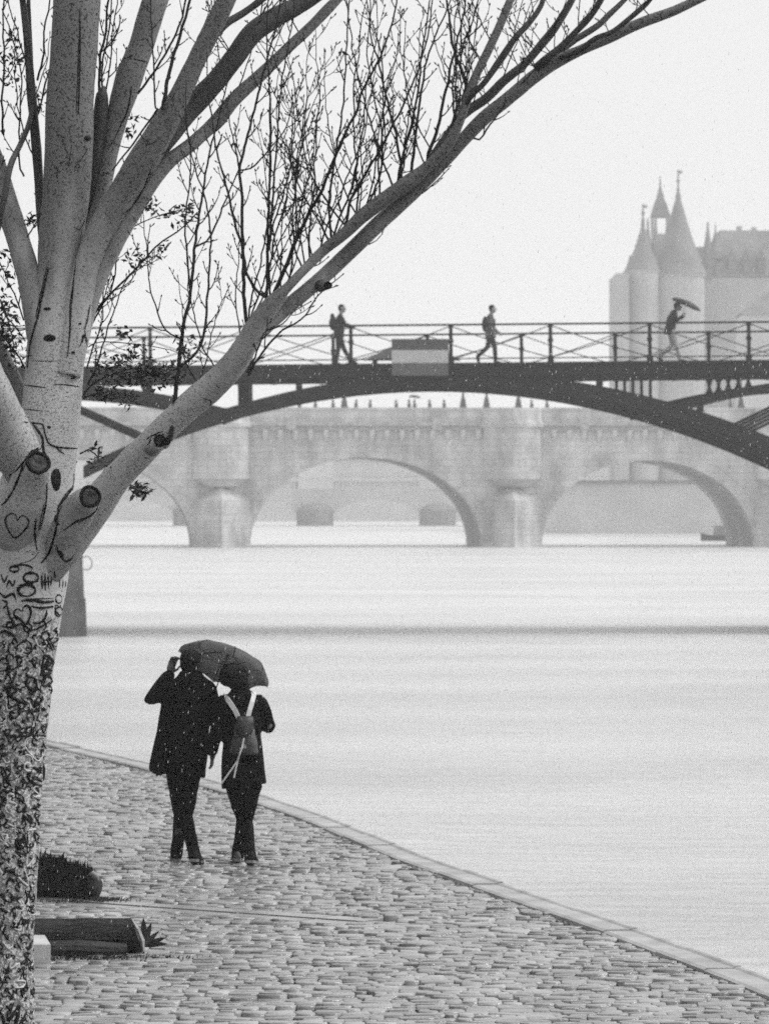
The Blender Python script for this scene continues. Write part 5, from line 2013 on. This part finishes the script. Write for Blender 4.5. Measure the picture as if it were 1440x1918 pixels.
def side_twigs(mb, pts, rad, k0=0.12, dens=30.0, lmin=14, lmax=62, lvl=0):
    """alternating side twigs along world points"""
    px = TD / F
    acc, side = rt_.uniform(0, dens), rt_.choice((-1, 1))
    n = len(pts)
    for i in range(1, n):
        seg = (pts[i] - pts[i - 1])
        acc += seg.length / px
        if i / n < k0:
            continue
        if acc > dens:
            acc = rt_.uniform(-8, 8)
            side = -side
            t = seg.normalized()
            lat = t.cross(Vector((0, 1, 0))).normalized() * side
            dv = (t * rt_.uniform(0.55, 1.0) + lat * rt_.uniform(0.5, 1.0) + Vector((0, rt_.uniform(-0.7, 0.7), 0))).normalized()
            if rt_.random() < 0.35:
                q = pts[i] + dv * 6 * px
                mb.tube([pts[i], q], [0.9 * px, 0.6 * px], 4)
                bud(mb, q, (dv + Vector((0, 0, 0.5))), 1.3 * px)
                continue
            ln = rt_.uniform(lmin, lmax) * (1.0 if lvl == 0 else 0.5)
            m = max(3, int(ln / 9))
            tp, tr = [pts[i]], [min(rad[i] * 0.75, 1.35 * px)]
            p = pts[i]
            for q in range(m):
                dv = (dv + Vector((0, 0, 0.22)) + Vector((rt_.uniform(-.14, .14), rt_.uniform(-.14, .14), rt_.uniform(-.1, .1)))).normalized()
                p = p + dv * (ln / m) * px
                tp.append(p)
                tr.append(max(0.62 * px, tr[0] * (1 - 0.5 * (q + 1) / m)))
            mb.tube(tp, tr, 4)
            bud(mb, p, dv, 1.25 * px)
            for q in range(1, m):
                if rt_.random() < 0.45:
                    bb = (dv + Vector((rt_.uniform(-.9, .9), rt_.uniform(-.6, .6), rt_.uniform(-.2, .7)))).normalized()
                    e = tp[q] + bb * 4.5 * px
                    mb.tube([tp[q], e], [0.65 * px, 0.5 * px], 4)
                    bud(mb, e, bb, 1.0 * px)
            if lvl == 0 and ln > 40:
                side_twigs(mb, tp, tr, 0.25, 22, 14, 34, 1)
    return mb


def shoot(ctrl, r0, r1, dens=30.0, k0=0.1):
    c = catmull(ctrl, 9.0)
    n = len(c)
    pts, rad = [], []
    for i, (a, b_, dd) in enumerate(c):
        wob = 1.3
        pts.append(P(a + wob * noise.noise(Vector((a * 0.05, b_ * 0.05, 3))) * 2, b_, dd))
        rad.append((r0 + (r1 - r0) * i / (n - 1)) * dd / F)
    mb = MB()
    mb.tube(pts, rad, 6)
    side_twigs(mb, pts, rad, k0, dens)
    bud(mb, pts[-1], pts[-1] - pts[-2], 1.2 * TD / F)
    return part('shoot', mb, M_twig, tree, world=True)


D1 = d - .4
TR = [
    ([(319, 826), (326, 770), (330, 720), (334, 690), (342, 617), (355, 560), (360, 517), (365, 467), (372, 412), (380, 357), (392, 287), (405, 237), (418, 185), (430, 140)], 5.0, 1.2, D1, 0),
    ([(333, 690), (352, 676), (370, 655), (381, 630), (387, 580), (392, 505), (394, 430), (382, 362), (367, 320), (352, 255), (345, 200)], 3.0, 1.0, D1, .1),
    ([(356, 540), (352, 500), (347, 440), (348, 400), (355, 350), (357, 275), (350, 235), (348, 160)], 2.2, 1.0, D1, -.12),
    ([(366, 462), (385, 452), (396, 438), (406, 415), (420, 380), (433, 350), (446, 320)], 2.2, 1.3, D1, .12),
    ([(463, 616), (458, 570), (456, 500), (455, 467), (453, 400), (452, 350), (449, 317), (458, 275), (470, 230), (490, 150), (500, 112), (520, 37), (526, -20)], 4.2, 1.6, D1 - .1, 0),
    ([(449, 317), (444, 292), (436, 255), (430, 222), (426, 190)], 2.0, 1.0, D1 - .1, .1),
    ([(449, 318), (468, 315), (490, 296), (510, 272), (530, 248), (540, 228), (548, 180)], 1.8, 0.9, D1 - .1, -.1),
    ([(500, 558), (487, 549), (470, 530), (459, 500), (455, 470), (440, 417), (430, 372), (415, 315), (404, 270), (396, 212), (388, 150), (387, 100)], 3.2, 1.0, D1 - .12, .1),
    ([(500, 575), (500, 540), (501, 480), (502, 417), (505, 325), (506, 200), (502, 125), (500, 60), (503, -10)], 3.6, 1.1, D1 - .14, 0),
    ([(503, 470), (507, 437), (511, 362), (520, 250), (525, 175), (537, 100), (549, 25), (553, -20)], 2.6, 1.2, D1 - .14, -.1),
    ([(508, 440), (513, 418), (532, 362), (545, 300), (552, 225), (541, 172), (520, 128)], 2.0, 0.9, D1 - .14, .12),
    ([(506, 570), (514, 548), (535, 500), (552, 455), (575, 405), (600, 362), (625, 300), (645, 252), (664, 215), (678, 172), (707, 115), (730, 57), (745, -10)], 4.6, 1.6, D1 - .15, .08),
    ([(545, 475), (556, 440), (562, 395), (572, 350), (585, 300), (590, 240), (600, 190)], 2.0, 0.9, D1 - .15, -.1),
    ([(622, 452), (619, 437), (617, 375), (627, 300), (642, 200), (650, 75), (656, -20)], 2.8, 1.3, D1 - .2, 0),
    ([(618, 450), (606, 430), (598, 390), (590, 340), (578, 290), (570, 230)], 1.8, 0.9, D1 - .2, .1),
    ([(648, 420), (654, 380), (664, 360), (702, 295), (737, 232), (777, 145), (802, 62), (810, -20)], 3.2, 1.3, D1 - .22, 0),
    ([(750, 345), (751, 310), (743, 262), (737, 232), (722, 175), (710, 120), (695, 67), (692, -10)], 3.2, 1.2, D1 - .25, .05),
    ([(742, 352), (748, 320), (765, 250), (782, 175), (790, 100), (800, 37), (806, -20)], 3.2, 1.3, D1 - .25, -.05),
    ([(772, 335), (771, 310), (777, 262), (790, 162), (802, 100), (822, 50), (840, 10), (850, -20)], 3.4, 1.3, D1 - .26, .06),
    ([(800, 312), (803, 287), (820, 237), (835, 170), (847, 112), (862, 50), (875, -20)], 4.0, 1.5, D1 - .3, .1),
    ([(876, 178), (872, 158), (861, 122), (847, 82), (842, 37), (834, -15)], 4.2, 2.0, D1 - .38, 0),
    ([(806, 300), (795, 316), (775, 318), (760, 322)], 1.6, 1.0, D1 - .2, 0),
    ([(862, 120), (868, 80), (885, 40), (897, -15)], 2.2, 1.3, D1 - .38, 0),
    ([(168, 604), (194, 564), (243, 515), (295, 460), (322, 440), (347, 421), (368, 400)], 2.6, 1.4, d + .05, 0),
    ([(166, 618), (190, 575), (208, 543), (222, 473), (240, 432), (290, 406), (330, 395)], 2.0, 1.0, d + .1, 0),
    ([(163, 690), (178, 640), (190, 605), (194, 562), (205, 520), (215, 470)], 1.8, 0.9, d + .05, 0),
    ([(165, 720), (182, 682), (200, 620), (215, 578), (236, 525), (268, 498), (290, 480)], 2.0, 0.9, d, 0),
    ([(341, 635), (320, 626), (305, 610), (295, 585), (281, 540), (277, 500), (274, 460), (268, 400)], 1.9, 0.9, D1, 0),
    ([(164, 650), (190, 640), (260, 645), (320, 655), (336, 662)], 1.2, 0.8, d + .1, 0),
    ([(466, 704), (477, 680), (490, 662), (510, 637), (530, 617), (552, 606), (572, 590), (590, 562), (605, 545), (640, 515)], 2.8, 1.0, D1 - .2, -.1),
    ([(462, 698), (476, 670), (486, 645), (497, 618), (512, 615), (530, 606), (552, 582), (580, 566)], 2.2, 0.9, D1 - .15, .05),
    ([(790, 362), (800, 355), (815, 342), (838, 318)], 1.6, 1.0, D1 - .3, 0),
    ([(888, 258), (898, 261), (906, 252), (918, 232), (935, 210), (948, 190)], 2.2, 1.4, D1 - .4, 0),
    ([(690, 458), (705, 450), (716, 438), (720, 425)], 1.2, 0.8, D1 - .3, 0),
    ([(292, 203), (288, 150), (286, 90), (282, 0), (280, -30)], 2.0, 1.3, d - .2, 0),
    ([(305, 205), (312, 160), (328, 95), (345, 40), (360, -15)], 4.4, 2.6, d - .2, 0),
    ([(258, 175), (285, 138), (310, 98), (335, 50), (352, -15)], 2.6, 2.0, d + .1, 0),
    ([(296, 202), (270, 240), (250, 268), (225, 300), (214, 315)], 2.4, 1.6, d - .2, 0),
    ([(70, 150), (82, 100), (82, 60), (92, 10), (97, -15)], 2.4, 1.5, d + .1, 0),
    ([(45, 330), (36, 300), (38, 200), (40, 140), (20, 60), (5, 20)], 2.0, 1.2, d + .1, 0),
    ([(5, 250), (4, 180), (8, 100), (5, 30), (8, -15)], 2.4, 1.5, d + .1, 0),
    ([(0, 560), (10, 590), (28, 610), (46, 635)], 1.8, 1.2, d + .1, 0),
    ([(47, 690), (30, 660), (10, 635), (-5, 610)], 2.0, 1.4, d + .1, 0),
    ([(45, 600), (30, 560), (12, 520), (0, 490), (-8, 450)], 1.8, 1.1, d + .1, 0),
    ([(192, 172), (192, 120), (204, 60), (210, -10)], 2.2, 1.4, d + .14, 0),
    ([(198, 172), (207, 110), (212, 50), (222, -10)], 1.8, 1.2, d + .14, 0),
    ([(186, 172), (188, 110), (198, 60), (200, 20), (206, -10)], 3.0, 2.2, d + .16, 0),
]
for ctrl, r0, r1, dd, drift in TR:
    n = len(ctrl)
    shoot([(a, b_, dd + drift * i / n) for i, (a, b_) in enumerate(ctrl)], r0, r1, 26.0)


def grow(nm, i0, i1, count, lmin, lmax, up_bias=0.0):
    ctrl = hosts[nm]
    c = [q for q in catmull(ctrl, 6.0) if i0 <= q[0] <= i1]
    for k in range(count):
        a, b_, hw, dd = rt_.choice(c)
        ang_ = rt_.uniform(-1.0, 1.0) + up_bias
        ln = rt_.uniform(lmin, lmax)
        x, y = a, b_ - hw * 0.6
        pts_ = [(x, y, dd)]
        dz = rt_.uniform(-0.25, 0.25)
        m = max(3, int(ln / 26))
        for q in range(m):
            ang_ = ang_ * 0.80 + rt_.uniform(-0.17, 0.17) + 0.02
            x += math.sin(ang_) * ln / m
            y -= math.cos(ang_) * ln / m
            pts_.append((x, y, dd + dz * (q + 1) / m))
        r0 = 1.1 + 1.5 * ln / 600
        shoot(pts_, r0, 0.75, 33.0)


grow('G', 330, 480, 7, 180, 520)
grow('GU', 490, 540, 3, 200, 500)
grow('GU', 540, 700, 10, 160, 460)
grow('GU', 700, 860, 11, 160, 400)
grow('GU', 560, 800, 9, 320, 520)
grow('GU', 860, 950, 6, 80, 200)
grow('G2', 900, 1250, 9, 40, 110, 0.1)
grow('G5', 900, 1010, 5, 40, 120)
grow('G6', 1020, 1120, 4, 40, 100)
grow('G8', 1080, 1210, 3, 30, 60)
grow('G4', 880, 1060, 6, 60, 160)
grow('B', 330, 430, 5, 80, 220)
grow('B2', 380, 560, 6, 60, 200)
grow('B3', 400, 600, 4, 60, 160)
grow('H', 40, 80, 6, 90, 260)
grow('E', -40, 40, 6, 100, 260)
grow('D', 200, 300, 4, 60, 160)
# leaves that still hang on
M_leaf = mat('old_leaf', 0.035, 0.6, 0.4, 30, 0, 1, 0.3)
lm = MB()
clumps = [(235, 690, 62, 30, 210, d - .05), (300, 700, 45, 28, 120, d - .1), (240, 745, 18, 16, 34, d - .1), (200, 735, 25, 12, 36, d), (262, 918, 17, 14, 60, d - .3), (180, 855, 26, 22, 22, d - .2), (208, 878, 14, 8, 16, d - .2),
          (275, 385, 25, 18, 50, d), (340, 400, 30, 20, 60, d), (255, 480, 26, 20, 34, d), (300, 470, 14, 14, 20, d), (12, 600, 24, 50, 120, d + .15), (14, 500, 20, 45, 46, d + .15), (25, 660, 22, 40, 70, d + .15), (22, 95, 22, 50, 44, d + .15), (75, 190, 12, 22, 20, d + .15), (60, 410, 14, 18, 24, d + .15),
          (246, 235, 12, 22, 26, d + .1), (250, 655, 22, 14, 24, d), (345, 645, 20, 28, 34, D1), (228, 620, 18, 18, 22, d), (640, 95, 4, 4, 4, D1), (20, 150, 18, 20, 20, d + .1)]
for cx, cy, rx, ry, cnt, dd in clumps:
    for k in range(cnt):
        a, r_ = rt_.uniform(0, 6.283), math.sqrt(rt_.random())
        p = P(cx + rx * r_ * math.cos(a), cy + ry * r_ * math.sin(a), dd + rt_.uniform(-.12, .12))
        dv = Vector((rt_.uniform(-1, 1), rt_.uniform(-.8, .8), rt_.uniform(-1, 0.6)))
        leaf_quad(lm, p, dv, rt_.uniform(9, 19) * TD / F, rt_.uniform(2.0, 3.8) * TD / F)
part('leaves', lm, M_leaf, tree, world=True, kind='stuff')
# the leafy twigs that carry the low clump
for ctrl in ([(155, 740), (180, 715), (215, 700), (250, 690), (285, 690)], [(155, 745), (190, 735), (225, 735), (245, 750)], [(150, 850), (165, 842), (178, 850), (195, 872), (208, 880)], [(240, 905), (252, 912), (262, 920)], [(0, 560), (12, 590), (24, 640), (30, 690)], [(285, 690), (300, 700), (330, 690), (345, 660)]):
    shoot([(a, b_, d - .05) for a, b_ in ctrl], 2.0, 0.8, 24.0)

# ------------------------------------------------------------------ things on the quay beside the tree
ld = 31.6
block_ = thing('stone_block', 'pale squared stone block lying on the cobbles against the foot of the tree', 'stone block', P(70, HOR, ld))
block_.location.z = 0
mb = MB()
f0, f1 = P(20, 1803, 0), None
xr, xl = (95 - 720) / F * ld, (-30 - 720) / F * ld
xr2, xl2 = (64 - 720) / F * 33.6, (-60 - 720) / F * 33.6
H_ = 0.125
b_ = 0.006
mb.add([(xl, ld, -0.03), (xr, ld, -0.03), (xr2, 33.6, -0.03), (xl2, 33.6, -0.03), (xl, ld, H_ - b_), (xr, ld, H_ - b_), (xr2, 33.6, H_ - b_), (xl2, 33.6, H_ - b_),
        (xl, ld + b_, H_), (xr - b_, ld + b_, H_), (xr2 - b_, 33.6 - b_, H_), (xl2, 33.6 - b_, H_)],
       [(0, 1, 5, 4), (1, 2, 6, 5), (2, 3, 7, 6), (3, 0, 4, 7), (4, 5, 9, 8), (5, 6, 10, 9), (6, 7, 11, 10), (7, 4, 8, 11), (8, 9, 10, 11)])
part('block', mb, mat('cut_pale_stone', 0.5, 0.6, 0.15, 12, 0.3, 80, 0.4, dist=0.004), block_, world=True)

M_logbark = mat('wet_dark_bark', 0.020, 0.5, 0.5, 14, 0.8, 40, 0.4, (0.3, 1, 1), dist=0.02)
M_logwood = mat('pale_split_wood', 0.30, 0.6, 0.3, 20, 0.4, 50, 0.3, dist=0.008)
log = thing('hollow_log', 'dark split hollow log lying on the cobbles beside the pale stone block', 'log', P(170, HOR, 32.4))
log.location.z = 0
# a trough: outer and inner curve swept along x
rs = []
x0, x1 = P(45, 0, 32.4).x, P(263, 0, 32.4).x
outer = [(math.cos(a), math.sin(a)) for a in [R(-200 + 20 * k) for k in range(0, 12)]]
for i in range(15):
    t = i / 14
    x = x0 + (x1 - x0) * t
    rr = 0.155 * (1 + 0.04 * noise.noise(Vector((x * 3, 0, 4))))
    ring = []
    cz = 0.13
    for k in range(13):
        a = R(-222 + 18.5 * k)          # from the near lip round below to the far lip
        lip = 1.0
        wob = 1 + 0.05 * noise.noise(Vector((x * 5, math.cos(a) * 2, math.sin(a) * 2)))
        ring.append((x + (0.07 * math.sin(a) * -1 if i == 14 else 0) - (0.09 * (k / 12) if i == 14 else 0), 32.4 - rr * wob * math.cos(a + math.pi), cz + rr * wob * math.sin(a)))
    for k in range(12, -1, -1):
        a = R(-222 + 18.5 * k)
        ring.append((x + (0.07 * math.sin(a) * -1 if i == 14 else 0) - (0.09 * (k / 12) if i == 14 else 0), 32.4 - rr * 0.74 * math.cos(a + math.pi), cz + 0.01 + rr * 0.74 * math.sin(a)))
    rs.append(ring)
mb = MB().rings(rs)
part('bark_shell', mb, M_logbark, log, smooth=False, world=True)
mb = MB()
arc = [P(a_, b2, 32.2) + Vector((0, -0.02 + 0.1 * k_, 0.0)) for k_, (a_, b2) in enumerate(((270, 1786), (264, 1770), (256, 1755), (247, 1742)))]
arc = [Vector((q.x, 32.17 + 0.015 * i_, 0.02 + 0.072 * i_)) for i_, q in enumerate(arc)]
rr2 = []
for i_, q in enumerate(arc):
    w_ = (0.012, 0.03, 0.034, 0.012)[i_]
    q.x += 0.012 * math.sin(i_ * 1.1)
    rr2.append([q + Vector((-w_ * .5, 0, 0)), q + Vector((0, -0.02, 0)), q + Vector((w_ * .5, 0, 0)), q + Vector((0, 0.05, 0))])
mb.rings(rr2)
part('split_end', mb, M_logwood, log, world=True)
mb = MB()
mb.tube([(x0, 32.2, 0.03), ((x0 + x1) / 2, 32.16, 0.035), (x1 - 0.08, 32.17, 0.025)], [0.06, 0.065, 0.05], 12, lump=0.15)
part('lower_bark', mb, M_logbark, log, world=True)

sprout = thing('leafy_sprout', 'small tuft of pointed leaves growing at the end of the hollow log', 'plant', P(269, HOR, 32.2))
sprout.location.z = 0
o0 = sprout.location
for (ax, az, ln, w) in ((0.0, 1, 0.20, 0.022), (0.32, 1, 0.17, 0.02), (0.75, 0.75, 0.15, 0.018), (1, 0.42, 0.17, 0.018), (1, 0.12, 0.16, 0.018), (-0.3, 1, 0.13, 0.018)):
    mb = MB()
    dv = Vector((ax, random.uniform(-.4, .3), az)).normalized()
    s_ = dv.cross(Vector((0, 1, 0.2))).normalized()
    nn = s_.cross(dv)
    base = Vector((0.0, 0, 0.05))
    rs2 = []
    for t, ww in ((0, .12), (.25, .8), (.5, 1), (.75, .7), (1, .05)):
        p = base + dv * ln * t + nn * 0.02 * math.sin(t * 3)
        rs2.append([p - s_ * w * ww, p + nn * -0.004, p + s_ * w * ww])
    mb.rings(rs2, cap=False, closed=False)
    part('leaf', mb, M_leaf, sprout, smooth=True)
mb = MB()
mb.tube([(0, 0, -0.01), (0, 0, 0.07)], [0.008, 0.006], 6)
part('stem', mb, M_twig, sprout)

ml = thing('mossy_log', 'dark mossy log with a hollow end lying further back beside the trunk', 'log', P(130, HOR, 36.9))
ml.location.z = 0
mb = MB()
c = [P(20, HOR, 36.9), P(90, HOR, 36.9), P(140, HOR, 36.8), P(176, HOR, 36.7)]
pts_ = [Vector((q.x, q.y, zz)) for q, zz in zip(c, (0.13, 0.14, 0.10, 0.07))]
cc = catmull([tuple(p) for p in pts_], 0.05)
mb.tube(cc, [0.17 + (0.10 - 0.17) * i / (len(cc) - 1) for i in range(len(cc))], 20, lump=0.12, lf=9)
part('log_body', mb, M_logbark, ml, smooth=True, world=True)
mb = MB()
e = Vector(cc[-1])
mb.tube([e + Vector((-0.05, -0.04, 0.02)), e + Vector((0.012, -0.07, 0.025))], [0.075, 0.06], 16, lump=0.1)
part('hollow_plug', mb, M_scar, ml, smooth=True, world=True)  # solid dark plug, the shade of the hollow put into its colour
mb = MB()
mb.tube([e + Vector((-0.03, -0.07, 0.11)), e + Vector((0.0, -0.09, 0.13)), e + Vector((0.03, -0.08, 0.10)), e + Vector((0.04, -0.07, 0.06))], [0.012, 0.018, 0.016, 0.006], 8)
part('highlight_flap', mb, M_logwood, ml, smooth=True, world=True)  # pale curl standing in for a bright highlight on the log
mb = MB()
for k in range(4200):
    t = random.random()
    q = Vector(cc[int(t * (len(cc) - 1))])
    a = random.uniform(-0.3, math.pi + 0.9)
    rr = 0.165 - 0.06 * t
    p = Vector((q.x + random.uniform(-.03, .03), q.y - rr * math.cos(a), max(0.0, q.z + rr * math.sin(a))))
    dv = (p - q + Vector((random.uniform(-.12, .12), random.uniform(-.12, .12), random.uniform(-.02, .16)))).normalized()
    s_ = dv.cross(Vector((random.random(), 1, random.random()))).normalized() * 0.0035
    ln = random.uniform(0.015, 0.075)
    mb.add([p - s_, p + s_, p + dv * ln], [(0, 1, 2)])
    if k % 16 == 0:
        w_ = s_ * random.uniform(2, 4)
        l_ = random.uniform(0.05, 0.11)
        mb.add([p, p + dv * l_ * 0.5 + w_, p + dv * l_, p + dv * l_ * 0.5 - w_], [(0, 1, 2), (0, 2, 3)])
part('moss', mb, mat('dark_moss', 0.035, 0.9, 0.5, 20, 0, 1, 0.1), ml, world=True, kind='stuff')

mb = MB()
for cx, cy, cnt, sp in ((P(278, HOR, 31.9).x, 31.9, 260, 0.10), (P(188, HOR, 36.6).x, 36.6, 420, 0.08), (P(150, HOR, 36.45).x, 36.45, 260, 0.2), (P(180, HOR, 31.95).x, 31.95, 420, 0.28), (P(240, HOR, 31.95).x, 31.95, 260, 0.14)):  # tufts, plus dark blades standing in for the reflection below the logs
    for k in range(cnt):
        p = Vector((cx + random.gauss(0, sp), cy + random.gauss(0, 0.06), -0.01))
        dv = Vector((random.uniform(-.5, .5), random.uniform(-.5, .5), 1)).normalized()
        s_ = dv.cross(Vector((random.random(), 1, 0))).normalized() * 0.004
        ln = random.uniform(0.012, 0.04)
        mb.add([p - s_, p + s_, p + dv * ln * 0.6 + s_ * 0.5, p + dv * ln + Vector((dv.x, dv.y, -0.2)) * 0.015], [(0, 1, 2), (0, 2, 3)])
tag(part('grass_and_reflection', mb, mat('dark_grass_and_reflection', 0.04, 0.8, 0.4, 20, 0, 1, 0.2)), kind='stuff')

# ------------------------------------------------------------------ falling rain (drops at rest in the air) and mist
rr_ = random.Random(21)
mb = MB()
for k in range(9000):
    dd = rr_.uniform(24, 60)
    px, py = rr_.uniform(-60, 1500), rr_.uniform(-30, 1900)
    p = P(px, py, dd)
    if p.z < 0.05:
        continue
    w, h = rr_.uniform(0.0009, 0.0023), rr_.uniform(0.004, 0.012)
    a = Vector((0.12 * h, 0, h))
    mb.add([p + a, p + Vector((w, 0, 0)), p + Vector((0, w, 0)), p - Vector((w, 0, 0)), p - Vector((0, w, 0)), p - a],
           [(0, 1, 2), (0, 2, 3), (0, 3, 4), (0, 4, 1), (5, 2, 1), (5, 3, 2), (5, 4, 3), (5, 1, 4)])
tag(part('rain', mb, mat('rain_drop', 0.8, 0.15, 0.05, 5, 0, 1, 0.5)), kind='stuff')

mh = bpy.data.materials.new('mist_air')
mh.use_nodes = True
n, l = mh.node_tree.nodes, mh.node_tree.links
n.remove(n['Principled BSDF'])
pv = n.new('ShaderNodeVolumePrincipled')
pv.inputs['Color'].default_value = (0.97, 0.97, 0.97, 1)
pv.inputs['Density'].default_value = HAZE_DENSITY
pv.inputs['Anisotropy'].default_value = 0.2
l.new(pv.outputs[0], n['Material Output'].inputs['Volume'])
mb = MB()
mb.box((0, 830, (48 - 2.8) / 2), (900, 1800, 48 + 2.8))
tag(part('haze', mb, mh), kind='stuff')
